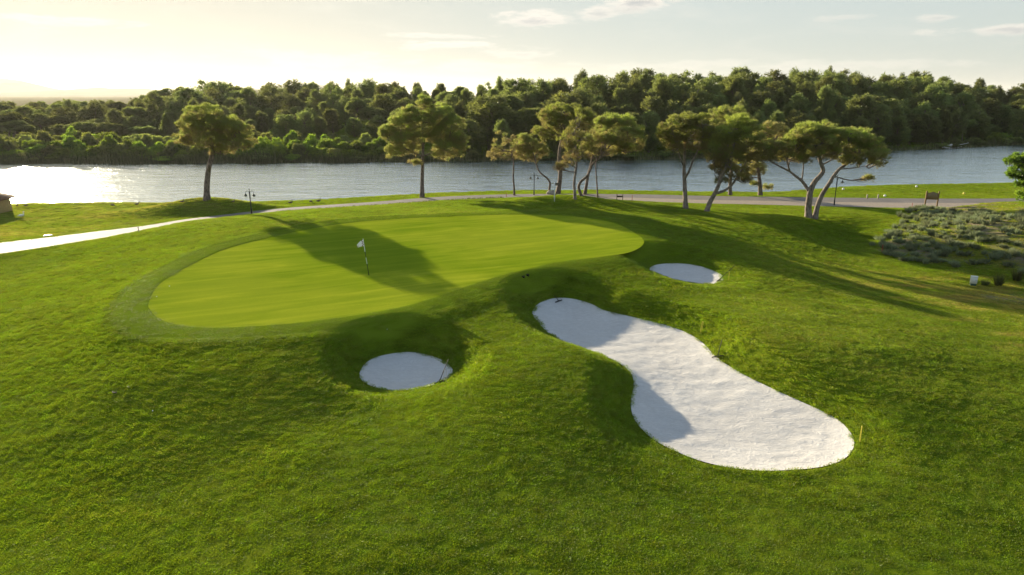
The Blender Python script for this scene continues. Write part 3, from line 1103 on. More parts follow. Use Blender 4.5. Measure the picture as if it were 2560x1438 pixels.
def hero_pine(label, base_px, trunks, lobes, seed, tuft=(.28, .034), dens=1.0, bark='bark', up=.7, group=None, cat='pine tree', Y=None, leaf='needle', name='pine_tree'):
    """a pine drawn at its own place: trunk lines and crown lobes are read in photo pixels at the tree's distance, then given real depth"""
    rng = np.random.default_rng(seed)
    g = ground_hit(*base_px)
    if Y is not None:
        p = at_y(base_px[0], base_px[1], Y)
        g = Vector((p[0], Y, tz(p[0], Y)))
    Y0 = g.y
    ppm = px_per_m(Y0)
    root = empty(name, g)
    tag(root, label, cat, group)
    G = np.array(g)
    tb = MB()
    tpts = []
    for line, r0, r1 in trunks:
        pl = np.array([at_y(px, py, Y0) for px, py in line]) - G
        n = len(pl)
        wob = np.cumsum(rng.normal(0, .16, n))
        wob -= wob[0]
        off = 0 if not tpts else None
        pl[:, 1] += wob
        if tpts:
            # start on the nearest trunk already there
            allp = np.vstack(tpts)
            j = np.argmin(((allp[:, [0, 2]] - pl[0][[0, 2]]) ** 2).sum(1))
            if np.linalg.norm(allp[j] - pl[0]) < 1.4 and pl[0][2] > .6:
                pl[0] = allp[j]
        else:
            pl[0] -= np.array([0, 0, .25])
        pl = catmull(pl, 6, False)
        rr = np.linspace(r0, r1, len(pl))
        rr[:5] *= np.linspace(1.35, 1.0, 5) if pl[0][2] < .5 else 1.0
        tb.tube(pl, rr, 9)
        tpts.append(pl)
    allp = np.vstack(tpts)
    vs, ts = [], []
    for L in lobes:
        px, py, rx, ry = L[:4]
        t0 = L[4] if len(L) > 4 else .55
        dn = L[5] if len(L) > 5 else 1.0
        rxm, rzm = rx / ppm, ry / ppm
        dy = (L[6] if len(L) > 6 else rng.uniform(-.5, .5)) * rxm
        c = at_y(px, py, Y0 + dy) - G
        r = np.array([rxm, rxm * rng.uniform(.85, 1.1), rzm])
        ncl = int(max(8, 7.6 * dens * dn * (rxm * rxm + 2.2 * rxm * rzm)))
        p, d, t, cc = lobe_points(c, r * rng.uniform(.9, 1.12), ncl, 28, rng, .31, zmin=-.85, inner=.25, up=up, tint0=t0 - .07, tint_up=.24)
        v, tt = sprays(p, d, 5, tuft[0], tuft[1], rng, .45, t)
        vs.append(v)
        ts.append(tt)
        # limbs from the stem into the lobe
        low = allp[allp[:, 2] < c[2] + .3 * rzm + .2]
        src = low if len(low) else allp
        j = np.argmin(((src - (c - np.array([0, 0, rzm]))) ** 2).sum(1))
        s0 = src[j]
        mid = .5 * (s0 + c) + rng.normal(0, .2, 3) - np.array([0, 0, .12 * np.linalg.norm(c - s0)])
        limb = catmull(np.array([s0, mid, c]), 5, False)
        tb.tube(limb, np.linspace(.075, .04, len(limb)), 6)
        for q in cc[rng.permutation(len(cc))[:min(len(cc), int(12 + 3 * rxm))]]:
            a = limb[rng.integers(4, len(limb))]
            m2 = .5 * (a + q) + rng.normal(0, .15, 3)
            tb.tube(catmull(np.array([a, m2, q]), 3, False), np.linspace(.035, .012, 7), 4, False)
    tb.build('trunk', M[bark], root, True)
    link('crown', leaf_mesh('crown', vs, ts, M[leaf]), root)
    return root


def build_shore_pines():
    hero_pine('lone pine with a crooked forked trunk on top of the grass mound by the river', (517, 499),
              [([(517, 499), (515, 470), (516, 434), (521, 410), (525, 390), (523, 363), (526, 330), (528, 300)], .34, .10),
               ([(518, 432), (526, 416), (532, 400), (535, 380), (546, 350)], .18, .06),
               ([(523, 368), (505, 358), (485, 352), (465, 348)], .09, .04), ([(524, 362), (545, 357), (570, 358), (600, 362)], .09, .04)],
              [(512, 284, 44, 22, .55), (480, 310, 34, 24, .5), (470, 338, 26, 18, .42), (528, 315, 46, 30, .5), (575, 318, 42, 26, .5), (600, 330, 26, 26, .48),
               (590, 358, 44, 20, .36), (462, 353, 24, 12, .32), (530, 352, 40, 22, .4), (555, 376, 30, 12, .25, .7), (625, 360, 12, 22, .4, .6)], 11, dens=1.15)
    hero_pine('tall straight pine with a broad drooping crown standing beside the path', (1055, 494),
              [([(1055, 495), (1055, 450), (1056, 400), (1057, 350), (1058, 300), (1060, 256)], .27, .06),
               ([(1056, 392), (1035, 382), (1010, 368), (990, 362)], .09, .04), ([(1056, 390), (1080, 382), (1110, 372)], .09, .04)],
              [(1062, 260, 22, 20, .52), (1025, 285, 28, 20, .48), (1100, 285, 36, 24, .52), (1005, 310, 36, 22, .5), (1060, 310, 40, 26, .45), (1130, 310, 30, 22, .5), (975, 330, 28, 18, .46), (1100, 335, 50, 22, .42),
               (1010, 345, 46, 22, .4), (1145, 345, 26, 18, .42), (985, 380, 24, 18, .38), (1025, 372, 26, 14, .33), (1120, 375, 36, 26, .4), (1040, 406, 20, 6, .2, .7), (1150, 365, 20, 18, .36)], 12, dens=1.55)
    hero_pine('thin ragged brownish pine at the left end of the hump', (1286, 488),
              [([(1286, 489), (1285, 465), (1283, 445), (1284, 420), (1283, 398), (1277, 375), (1270, 345)], .13, .05)],
              [(1262, 345, 22, 18, .22, .55), (1245, 370, 18, 18, .18, .5), (1280, 372, 22, 24, .22, .55), (1262, 392, 26, 12, .12, .45), (1232, 388, 10, 12, .1, .4)], 13, dens=.7)
    hero_pine('small pine with a snaking trunk leaning left on the hump', (1371, 484),
              [([(1371, 485), (1374, 468), (1374, 455), (1366, 443), (1352, 432), (1344, 420), (1338, 402), (1332, 380), (1325, 365)], .15, .06)],
              [(1310, 347, 24, 12, .55), (1325, 362, 36, 16, .45), (1310, 378, 26, 22, .32), (1345, 378, 26, 18, .32), (1328, 395, 26, 10, .2, .6)], 14)
    hero_pine('big umbrella pine with the highest dome on the hump', (1394, 484),
              [([(1394, 485), (1399, 455), (1401, 425), (1398, 400), (1399, 375), (1404, 350), (1410, 330), (1412, 300)], .30, .10),
               ([(1405, 345), (1385, 330), (1365, 318)], .09, .04), ([(1405, 345), (1430, 325), (1455, 312)], .10, .04)],
              [(1410, 280, 56, 20, .62), (1375, 297, 36, 22, .56), (1448, 288, 44, 20, .58), (1352, 330, 26, 12, .62), (1400, 310, 46, 20, .45), (1375, 338, 28, 14, .6, .8), (1455, 308, 38, 18, .5), (1420, 336, 32, 14, .4, .7)], 15, dens=.95)
    hero_pine('slender pine with a pale bare stem in front of the umbrella pines', (1438, 498),
              [([(1438, 499), (1437, 480), (1436, 460), (1440, 432), (1443, 413), (1442, 380), (1440, 350), (1443, 320), (1447, 286)], .17, .04)],
              [(1447, 300, 16, 22, .62, .6), (1436, 330, 28, 16, .55, .7), (1455, 345, 30, 18, .5, .7), (1418, 355, 24, 14, .55, .7), (1442, 375, 34, 16, .42, .7), (1460, 385, 26, 14, .3, .6), (1430, 400, 26, 14, .22, .6), (1400, 417, 16, 8, .12, .5)], 16, dens=.8, bark='bark_pale')
    hero_pine('umbrella pine with a sickle shaped trunk and wide dome on the right of the hump', (1457, 491),
              [([(1457, 492), (1449, 478), (1447, 465), (1453, 452), (1465, 440), (1474, 425), (1480, 408), (1498, 392), (1520, 365), (1545, 340)], .17, .07),
               ([(1486, 402), (1520, 386), (1560, 374)], .08, .03), ([(1500, 390), (1505, 360), (1510, 330)], .08, .04)],
              [(1540, 300, 46, 16, .62), (1512, 315, 30, 20, .52), (1575, 320, 32, 24, .52), (1545, 335, 56, 26, .42), (1585, 345, 24, 26, .44), (1515, 350, 36, 22, .4), (1560, 368, 42, 14, .28), (1505, 380, 34, 12, .22, .6), (1480, 360, 24, 20, .36)], 17, dens=.9)
    hero_pine('straight leaning pine just behind the sickle trunk', (1461, 486),
              [([(1461, 487), (1466, 462), (1470, 438), (1476, 415), (1481, 395), (1487, 370)], .22, .10)],
              [(1490, 345, 34, 22, .42), (1470, 372, 28, 18, .3), (1510, 372, 26, 16, .3)], 18, Y=None, dens=.9)
    hero_pine('thin young pine stem at the right end of the hump', (1495, 494),
              [([(1495, 495), (1493, 465), (1491, 438), (1490, 410), (1493, 385)], .10, .05)], [(1500, 375, 26, 16, .3), (1520, 362, 22, 14, .35)], 19, dens=.9)
    hero_pine('upright pine with a forked trunk left of the leaning tree', (1715, 522),
              [([(1715, 523), (1714, 490), (1714, 455), (1713, 425), (1715, 400), (1714, 372), (1715, 340)], .26, .08),
               ([(1718, 450), (1723, 425), (1732, 402), (1742, 380), (1755, 350)], .13, .05), ([(1712, 420), (1703, 402), (1694, 382), (1690, 350)], .10, .04)],
              [(1715, 300, 40, 18, .62), (1755, 308, 38, 20, .5), (1680, 318, 30, 18, .62), (1662, 340, 20, 20, .6), (1730, 330, 50, 24, .42), (1690, 350, 36, 20, .42), (1775, 340, 28, 26, .38), (1740, 362, 40, 14, .3, .8), (1690, 372, 34, 10, .22, .6)], 20, bark='bark_pale', dens=1.05)
    hero_pine('tall umbrella pine across the path behind the leaning tree', (1826, 488),
              [([(1826, 488), (1827, 460), (1828, 430), (1830, 380), (1833, 330), (1832, 300)], .24, .09)],
              [(1822, 284, 46, 16, .6), (1790, 295, 26, 14, .55), (1855, 296, 26, 14, .5), (1820, 306, 44, 14, .42)], 21, dens=1.1)
    hero_pine('brown topped pine with a stout trunk across the path', (1901, 489),
              [([(1901, 489), (1899, 465), (1895, 440), (1891, 415), (1889, 390), (1900, 350)], .28, .10), ([(1900, 470), (1910, 464), (1922, 466)], .05, .02)],
              [(1930, 320, 36, 16, .12), (1955, 335, 24, 14, .10), (1905, 335, 34, 18, .25), (1890, 370, 46, 28, .3), (1870, 405, 36, 22, .25), (1895, 425, 26, 16, .22), (1860, 440, 22, 10, .22, .7), (1920, 468, 12, 7, .35), (1885, 460, 12, 6, .35, .6)], 22, dens=1.0)
    hero_pine('pine with a strongly leaning forked trunk and a light green top', (1765, 529),
              [([(1765, 531), (1774, 509), (1785, 488), (1794, 462), (1801, 440), (1812, 412), (1825, 385), (1835, 350)], .26, .08),
               ([(1790, 486), (1810, 478), (1830, 464), (1846, 440), (1862, 412), (1880, 385)], .15, .06), ([(1796, 452), (1788, 440), (1786, 428)], .05, .03)],
              [(1845, 308, 36, 18, .92), (1835, 328, 40, 20, .86), (1875, 320, 30, 18, .7), (1815, 352, 40, 22, .62), (1860, 350, 46, 26, .55), (1785, 385, 28, 22, .38), (1830, 390, 50, 26, .38), (1880, 385, 32, 24, .34), (1800, 420, 32, 14, .22), (1840, 430, 36, 16, .2), (1805, 452, 14, 6, .3, .6), (1860, 452, 18, 8, .22, .6)], 23, dens=1.05, bark='bark_pale')
    hero_pine('large spreading umbrella pine with a V trunk at the edge of the swale', (2022, 545),
              [([(2022, 547), (2021, 520), (2022, 495), (2024, 478), (2033, 456), (2048, 438), (2056, 427), (2050, 412), (2046, 395), (2046, 370), (2045, 350)], .34, .10),
               ([(2024, 480), (2014, 464), (2004, 452), (1990, 440), (1978, 430), (1950, 416), (1930, 405)], .18, .06), ([(2007, 450), (2008, 430), (2006, 400), (1990, 375)], .08, .03),
               ([(2052, 412), (2085, 398), (2110, 380)], .08, .04), ([(1978, 430), (1968, 410), (1960, 390)], .09, .04)],
              [(2045, 322, 48, 15, .66), (2020, 338, 42, 18, .55), (2075, 340, 40, 20, .5), (1990, 350, 34, 12, .62), (2045, 360, 60, 24, .38), (1970, 372, 46, 22, .34), (1935, 372, 32, 20, .36), (1918, 395, 22, 16, .3, .8), (1980, 395, 46, 14, .25, .7), (2065, 385, 46, 14, .28, .8)], 24, dens=1.15, bark='bark_pale')
    hero_pine('second trunk of the spreading pine pair leaning right over the swale', (2036, 547),
              [([(2036, 548), (2044, 515), (2055, 485), (2066, 460), (2077, 442), (2092, 425), (2112, 412), (2130, 398), (2150, 380)], .26, .08),
               ([(2095, 423), (2130, 420), (2165, 416)], .07, .03)],
              [(2120, 335, 40, 16, .6), (2145, 345, 40, 20, .56), (2170, 362, 38, 20, .5), (2110, 365, 40, 22, .42), (2150, 380, 50, 22, .38), (2195, 388, 24, 26, .4), (2130, 402, 40, 10, .25, .7), (2190, 412, 20, 10, .3, .6), (2170, 445, 10, 4, .25, .5)], 25, dens=1.15, bark='bark_pale')


def far_tree(kind, seed):
    """mesh pair (trunk, crown) of a far tree 10 m tall"""
    rng = np.random.default_rng(seed)
    tb = MB()
    vs, ts = [], []
    lobes = []
    if kind == 'umbrella':
        bend = rng.normal(0, .4, 2)
        tl = np.array([[0, 0, -.6], [bend[0] * .3, bend[1] * .3, 3], [bend[0], bend[1], 6], [bend[0], bend[1], 8]])
        for k in range(11):
            a = rng.uniform(0, 6.28)
            q = 2.7 * math.sqrt(rng.uniform(0, 1))
            lobes.append((np.array([q * math.cos(a) + bend[0], q * math.sin(a) + bend[1], 8.4 - .22 * q * q + rng.normal(0, .2)]), np.array([1.4, 1.4, 1.1]) * rng.uniform(.8, 1.2), .42, 0.0))
        for k in range(4):
            a = rng.uniform(0, 6.28)
            lobes.append((np.array([1.7 * math.cos(a) + bend[0], 1.7 * math.sin(a) + bend[1], rng.uniform(5.6, 6.8)]), np.array([1.3, 1.3, .9]), .32, .2))
        up, zmin = .6, -.5
    else:
        tl = np.array([[0, 0, -.6], [rng.normal(0, .2), rng.normal(0, .2), 3], [rng.normal(0, .4), rng.normal(0, .4), 5.5], [rng.normal(0, .4), rng.normal(0, .4), 8.2]])
        sd = rng.integers(1000)
        n = 560
        u = rng.uniform(.07, 1, n) ** .9
        a = rng.uniform(0, 2 * np.pi, n)
        if kind == 'bushy':
            prof = 3.2 * (1 - u) ** .34 * np.clip(u / .22, .4, 1) * (.75 + .5 * vnoise(u * 4.0, u * 0, sd + 7) * .6) + .2
        else:
            prof = 3.0 * np.sqrt(np.clip(1 - ((u - .5) / .52) ** 2, .02, 1)) + .1
        # lumpy outline: boughs and hollows
        lump = vnoise(a * 1.6 + sd, u * 4.5, sd) * .8 + vnoise(a * 3.0 + sd, u * 9.0, sd + 1) * .5
        top = 9.2 * (1 + .12 * vnoise(a * 1.1 + sd, a * 0, sd + 2))
        q = prof * np.clip(.85 + .45 * lump, .2, 2) * rng.uniform(.25, 1.0, n) ** .5
        cc = np.stack([q * np.cos(a), q * np.sin(a), top * u + .3 * lump], -1) + np.array([tl[2][0], tl[2][1], 0]) * u[:, None]
        keep = vnoise(cc[:, 0] * .9 + sd, cc[:, 2] * .9 + cc[:, 1] * .6, sd + 3) > -.42
        cc, a, u, lump = cc[keep], a[keep], u[keep], lump[keep]
        n = len(cc)
        m = 9
        e = rng.normal(0, 1, (n, m, 3)) * np.array([.20, .20, .30] if kind == 'bushy' else [.28, .28, .18])
        p = cc[:, None] + e
        upk = 1.5 if kind == 'bushy' else .7
        d = np.stack([np.cos(a), np.sin(a), np.full(n, upk)], -1)[:, None] * .7 + e * 1.2
        d /= np.linalg.norm(d, axis=2)[..., None]
        ct = .46 + .16 * lump + rng.normal(0, .15, n) + .12 * (u - .5)
        t = np.clip(ct[:, None] + rng.normal(0, .08, (n, m)), 0, 1)
        v, tt = sprays(p.reshape(-1, 3), d.reshape(-1, 3), 4, .62 if kind == 'bushy' else .48, .085 if kind == 'bushy' else .12, rng, .35 if kind == 'bushy' else .6, t.ravel())
        vs.append(v)
        ts.append(tt)
        for k in rng.permutation(n)[:26]:
            tb.tube(np.array([[tl[2][0] * .6, tl[2][1] * .6, max(1.2, cc[k, 2] - 1.2)], cc[k] * np.array([.5, .5, 1]) - [0, 0, .5], cc[k]]), [.07, .045, .02], 5, False)
    tb.tube(catmull(tl, 5, False), np.linspace(.26, .08, 16), 7)
    up, zmin = .6, -.5
    for c, r, t0, inn in lobes:
        n = int(5 + 13 * (r[0] * r[0] + r[0] * r[2]))
        p, d, t, cc = lobe_points(c, r, n, 10, rng, .34, zmin, .35, up, t0, .14, .18)
        v, tt = sprays(p, d, 4, .48, .11, rng, .45, t)
        vs.append(v)
        ts.append(tt)
        tb.tube(np.array([[c[0] * .15, c[1] * .15, max(1.5, c[2] - 1.6)], c * .6 + np.array([0, 0, c[2] * .4 - .5]) * 1.0, c]), [.09, .06, .03], 5, False)
    return tb.mesh('trunk', M['bark'], True), leaf_mesh('crown', vs, ts, M['forest'])


def bush(seed, mat, kind='round'):
    rng = np.random.default_rng(seed)
    vs, ts = [], []
    for k in range(8):
        a, q = rng.uniform(0, 6.28), rng.uniform(0, 1.0)
        r = rng.uniform(.5, .85)
        c = np.array([q * math.cos(a), q * math.sin(a), rng.uniform(.35, 1.35) * (1.15 - .35 * q)])
        p, d, t, cc = lobe_points(c, np.array([r, r, r * .9]), 26, 11, rng, .26, -.8, .4, .5, .5 + .12 * rng.normal(), .12, .22)
        v, tt = sprays(p, d, 4, .24, .085, rng, .6, t)
        vs.append(v)
        ts.append(tt)
    tb = MB()
    for k in range(5):
        a = rng.uniform(0, 6.28)
        tb.tube(np.array([[.1 * math.cos(a), .1 * math.sin(a), -.25], [.3 * math.cos(a), .3 * math.sin(a), .5], [.6 * math.cos(a), .6 * math.sin(a), 1.2]]), [.05, .035, .015], 5, False)
    return tb.mesh('stem', M['bark'], True), leaf_mesh('foliage', vs, ts, mat)


SIL = np.array([(-300, 247), (0, 249), (130, 251), (260, 249), (350, 244), (420, 228), (480, 213), (560, 206), (600, 208), (622, 232), (650, 222), (690, 212), (760, 211), (830, 209), (900, 202), (960, 204), (1020, 208), (1060, 222), (1100, 215), (1180, 206), (1260, 199), (1350, 200),
                (1440, 191), (1560, 181), (1640, 177), (1760, 182), (1860, 181), (1920, 187), (2000, 182), (2100, 184), (2200, 184), (2300, 193), (2420, 203), (2465, 214), (2485, 224), (2510, 215), (2560, 206), (2900, 205)])


def zone_words(px):
    Z = [(330, 'near the sun glare'), (640, 'behind the lone mound pine'), (940, 'between lone and straight pine'), (1180, 'behind the straight pine'), (1340, 'left of the umbrella group'), (1620, 'behind the umbrella group'),
         (1900, 'behind the leaning pine'), (2220, 'behind the spreading V pine'), (2430, 'above the driftwood'), (9999, 'at the far right bend')]
    for lim, w in Z:
        if px < lim:
            return w


def build_forest():
    rng = np.random.default_rng(5)
    protos = {k: [far_tree(k, 100 + 10 * i + j) for j in range(n)] for i, (k, n) in enumerate((('umbrella', 3), ('bushy', 8), ('round', 6)))}
    words = {'umbrella': ('umbrella_pine', 'flat topped umbrella pine', 'pine tree'), 'bushy': ('bushy_pine', 'shaggy upright pine', 'pine tree'), 'round': ('leafy_tree', 'rounded leafy tree', 'tree')}
    rows = [(7, .40, 'front'), (17, .56, 'second'), (30, .72, 'middle'), (45, .87, 'fourth'), (62, .97, 'crest'), (80, 1.0, 'crest')]
    count = 0
    for ri, (off, frac, rw) in enumerate(rows):
        x = -235.0
        while x < 250:
            x += rng.uniform(4.4, 7.4) * (1.0 + .0028 * off)
            back = 30.0 * (1 - smooth(-45, 0, x))
            Y = float(far_y(np.array([x]))[0]) + off + back + rng.uniform(-4, 4)
            if ri == 0:
                Y = max(Y, float(far_y(np.array([x]))[0]) + 4.5)
            depth = Y * CP + (HC - 5) * SP
            px = 1280 + FPX * x / depth
            if px < -110 or px > 2670:
                continue
            sil = np.interp(px, SIL[:, 0], SIL[:, 1])
            bank = np.interp(px, [-200, 900, 1300, 2000, 2560], [345, 345, 360, 360, 335])
            py = bank + (sil - bank) * frac + rng.normal(4 if rw == 'crest' else 0, 6.0 if rw == 'crest' else 11)
            if rw == 'crest':
                py = max(py, sil - 7)
            top = float(at_y(px, py, Y)[2])
            gz = tz(x, Y)
            h = top - gz
            if h < 3.2:
                continue
            left = px < 430
            kind = rng.choice(['umbrella', 'bushy', 'round'], p=[.40, .12, .48] if left else ([.12, .40, .48] if px < 1250 else [.04, .42, .54]))
            if not left and kind == 'umbrella' and rw == 'crest':
                kind = 'bushy'
            tr, cr = protos[kind][rng.integers(len(protos[kind]))]
            nm, lab, cat = words[kind]
            sz = h / (9.9 if kind == 'bushy' else 9.6)
            w = np.clip(rng.uniform(.95, 1.5) * max(sz, .85), .8, 1.8)
            if kind == 'umbrella':
                w = np.clip(rng.uniform(1.0, 1.4) * max(sz, .9), .9, 1.7)
            zw = zone_words(px)
            r = empty(nm, (x, Y, gz), rng.uniform(0, 6.28))
            r.scale = (w, w, sz)
            tag(r, f'{lab}, {rw} row of the wood {zw}', cat, f'{lab}s in the {rw} row {zw}')
            link('trunk', tr, r)
            link('crown', cr, r)
            count += 1
    print('forest trees', count)
    # scrub along the far bank
    bs = [bush(300 + k, M['shrub']) for k in range(4)]
    bd = [bush(320 + k, M['forest']) for k in range(3)]
    n = 0
    for off, lo, hi, py0, js, bright in ((1.6, -110, 1010, 392, 7, .25), (4.2, -110, 1000, 366, 8, .8), (7.5, -110, 960, 346, 7, .95), (14, -110, 960, 340, 8, .35), (22, -110, 900, 333, 8, .2), (1.5, 1010, 2670, 385, 9, .05), (3.2, 2470, 2680, 335, 10, .7)):
        x = -150.0
        while x < 190:
            x += rng.uniform(2.2, 4.2)
            Y = float(far_y(np.array([x]))[0]) + off + rng.uniform(-.8, .8)
            px = 1280 + FPX * x / (Y * CP + (HC - 2) * SP)
            if px < lo or px > hi:
                continue
            gz = tz(x, Y)
            shift = np.interp(px, [1000, 1700, 2100, 2560], [0, -6, -18, -40]) if lo > 1000 and lo < 2000 else 0
            h = float(at_y(px, py0 + shift + rng.normal(0, js), Y)[2]) - gz
            if h < .7:
                continue
            br = rng.uniform() < bright
            st, fo = (bs if br else bd)[rng.integers(4 if br else 3)]
            zw = zone_words(px)
            r = empty('bank_shrub', (x, Y, gz), rng.uniform(0, 6.28))
            w = rng.uniform(1.2, 2.0)
            r.scale = (w, w, h / 2.0)
            lab = 'bright green leafy shrub' if br else 'dark low shrub'
            rw = 'at the water line' if off < 2 else 'higher on the bank'
            tag(r, f'{lab} {rw} {zw}', 'shrub', f'{lab}s {rw} {zw}')
            link('stem', st, r)
            link('foliage', fo, r)
            n += 1
    print('bank shrubs', n)
    # reeds at the foot of the bank
    k = 26000
    x = rng.uniform(-140, 150, k)
    keep = rng.uniform(0, 1, k) < np.interp(x, [-140, -20, 20, 150], [1, 1, .6, .35])
    x = x[keep]
    y = far_y(x) + rng.uniform(-.9, 1.6, len(x))
    z = np.maximum(terrain(np.stack([x, y], -1), False), -.3)
    hgt = rng.uniform(.7, 2.1, len(x)) * (.6 + .4 * (vnoise(x * .25, x * 0, 8) + 1))
    lean = rng.normal(0, .13, (len(x), 2))
    a = rng.uniform(0, 6.28, len(x))
    w = .045
    b = np.stack([x, y, z - .1], -1)
    s = np.stack([np.cos(a) * w, np.sin(a) * w, 0 * a], -1)
    tip = b + np.stack([lean[:, 0] * hgt, lean[:, 1] * hgt, hgt + .1], -1)
    v = np.stack([b - s, b + s, tip], 1).reshape(-1, 3)
    o = link('reeds', mesh_np('reeds', v, np.arange(len(v)), 3, [M['reed']], False, {'tint': np.repeat(rng.uniform(0, 1, len(x)), 3)}))
    tag(o, 'reeds lining the foot of the far bank', 'reeds', kind='stuff')


def build_grass():
    rng = np.random.default_rng(9)
    hid = bpy.data.collections.new('grass_tufts')
    for k in range(8):
        n = 90
        a = rng.uniform(0, 6.28, n)
        q = .19 * np.sqrt(rng.uniform(0, 1, n))
        c = np.stack([q * np.cos(a), q * np.sin(a), np.full(n, -.012)], -1)
        d = np.stack([rng.normal(0, .5, n), rng.normal(0, .5, n), np.ones(n)], -1)
        d /= np.linalg.norm(d, axis=1)[:, None]
        L = rng.uniform(.035, .075, (n, 1)) * (1.15 - .45 * (q / .19)[:, None])
        s = np.cross(d, rng.normal(0, 1, (n, 3)))
        s /= np.linalg.norm(s, axis=1)[:, None]
        w = .0065
        mid = c + d * L * .6
        tip = mid + (d + np.stack([np.cos(a), np.sin(a), -.2 + 0 * a], -1) * .5) * L * .5
        v = np.stack([c - s * w, c + s * w, mid + s * w * .8, mid - s * w * .8, tip], 1).reshape(-1, 3)
        i = np.arange(n)[:, None] * 5
        f = np.hstack([i, i + 1, i + 2, i + 3]).ravel()
        t = np.hstack([i + 3, i + 2, i + 4]).ravel()
        fl, ct = np.concatenate([f, t]), np.concatenate([np.full(n, 4), np.full(n, 3)])
        me = mesh_np('grass_tuft', v, fl, ct, [M['blade']], True, {'tint': np.repeat(np.clip(rng.normal(.42, .2, n), 0, 1), 5)})
        hid.objects.link(bpy.data.objects.new('grass_tuft', me))

    def dens(y):
        return np.interp(y, [12, 24, 34, 48, 62, 85, 110], [46, 42, 26, 15, 9, 6, 5])
    strips = []
    for y0 in np.arange(10.5, 106, 1.5):
        half = (y0 + 4) * .80 + 7
        dn = float(dens(y0))
        n = int(2 * half * 1.5 * dn)
        strips.append(np.stack([rng.uniform(-half, half, n), rng.uniform(y0, y0 + 1.5, n)], -1))
    P = np.vstack(strips)
    z, sg, sp, sb = terrain(P, True, True)
    x, y = P[:, 0], P[:, 1]
    ok = (sg > .06) & ((sg > rng.uniform(1.45, 1.8, len(P))) | (rng.uniform(0, 1, len(P)) < .45 + .4 * smooth(-5, 7, x))) & (sp > .02) & (sb > .05) & (y < shore_y(x) - .15) & (z > .05)
    dry, bare = dry_mask(P)
    ok &= rng.uniform(0, 1, len(P)) > bare * .85
    P, z, sg, sp, sb, dry = P[ok], z[ok], sg[ok], sp[ok], sb[ok], dry[ok]
    x, y = P[:, 0], P[:, 1]
    sc = np.interp(dens(y), [5, 46], [2.3, 1.0])
    hz = .56 + .14 * vnoise(x / .35, y / .25, 51) + .16 * vnoise(x / 1.9, y / 1.1, 52)
    hz = np.clip(hz, .25, 1.6) * rng.uniform(.75, 1.25, len(x))
    hz = hz * np.interp(sg, [0, 1.6, 2.2], [.26, .36, 1.0])
    hz *= np.interp(sc, [1, 2.3], [1, .62])
    hz = np.where(sb < .25, hz * 1.1, hz)
    me = mesh_np('grass', np.column_stack([P, z]), np.zeros(0), 3, [], False,
                 {'dryness': np.clip(dry, 0, 1), 'yaw': rng.uniform(0, 6.28, len(x)), 'sxy': sc * rng.uniform(.85, 1.2, len(x)), 'sz': sc * hz})
    print('grass tufts', len(x))
    o = link('grass', me)
    tag(o, 'short rough grass covering the mounds and slopes', 'grass', kind='stuff')
    ng = bpy.data.node_groups.new('grass_scatter', 'GeometryNodeTree')
    ng.interface.new_socket('Geometry', in_out='INPUT', socket_type='NodeSocketGeometry')
    ng.interface.new_socket('Geometry', in_out='OUTPUT', socket_type='NodeSocketGeometry')
    gi, go = ng.nodes.new('NodeGroupInput'), ng.nodes.new('NodeGroupOutput')
    mp = ng.nodes.new('GeometryNodeMeshToPoints')
    ip = ng.nodes.new('GeometryNodeInstanceOnPoints')
    ci = ng.nodes.new('GeometryNodeCollectionInfo')
    ci.inputs['Collection'].default_value = hid
    ci.inputs['Separate Children'].default_value = True
    ci.inputs['Reset Children'].default_value = True
    ip.inputs['Pick Instance'].default_value = True

    def at(n):
        a = ng.nodes.new('GeometryNodeInputNamedAttribute')
        a.data_type = 'FLOAT'
        a.inputs['Name'].default_value = n
        return a.outputs['Attribute']
    cr = ng.nodes.new('ShaderNodeCombineXYZ')
    ng.links.new(at('yaw'), cr.inputs[2])
    cs = ng.nodes.new('ShaderNodeCombineXYZ')
    sxy = at('sxy')
    ng.links.new(sxy, cs.inputs[0])
    ng.links.new(sxy, cs.inputs[1])
    ng.links.new(at('sz'), cs.inputs[2])
    ng.links.new(gi.outputs[0], mp.inputs[0])
    ng.links.new(mp.outputs[0], ip.inputs['Points'])
    ng.links.new(ci.outputs[0], ip.inputs['Instance'])
    ng.links.new(cr.outputs[0], ip.inputs['Rotation'])
    ng.links.new(cs.outputs[0], ip.inputs['Scale'])
    ng.links.new(ip.outputs[0], go.inputs[0])
    md = o.modifiers.new('scatter', 'NODES')
    md.node_group = ng




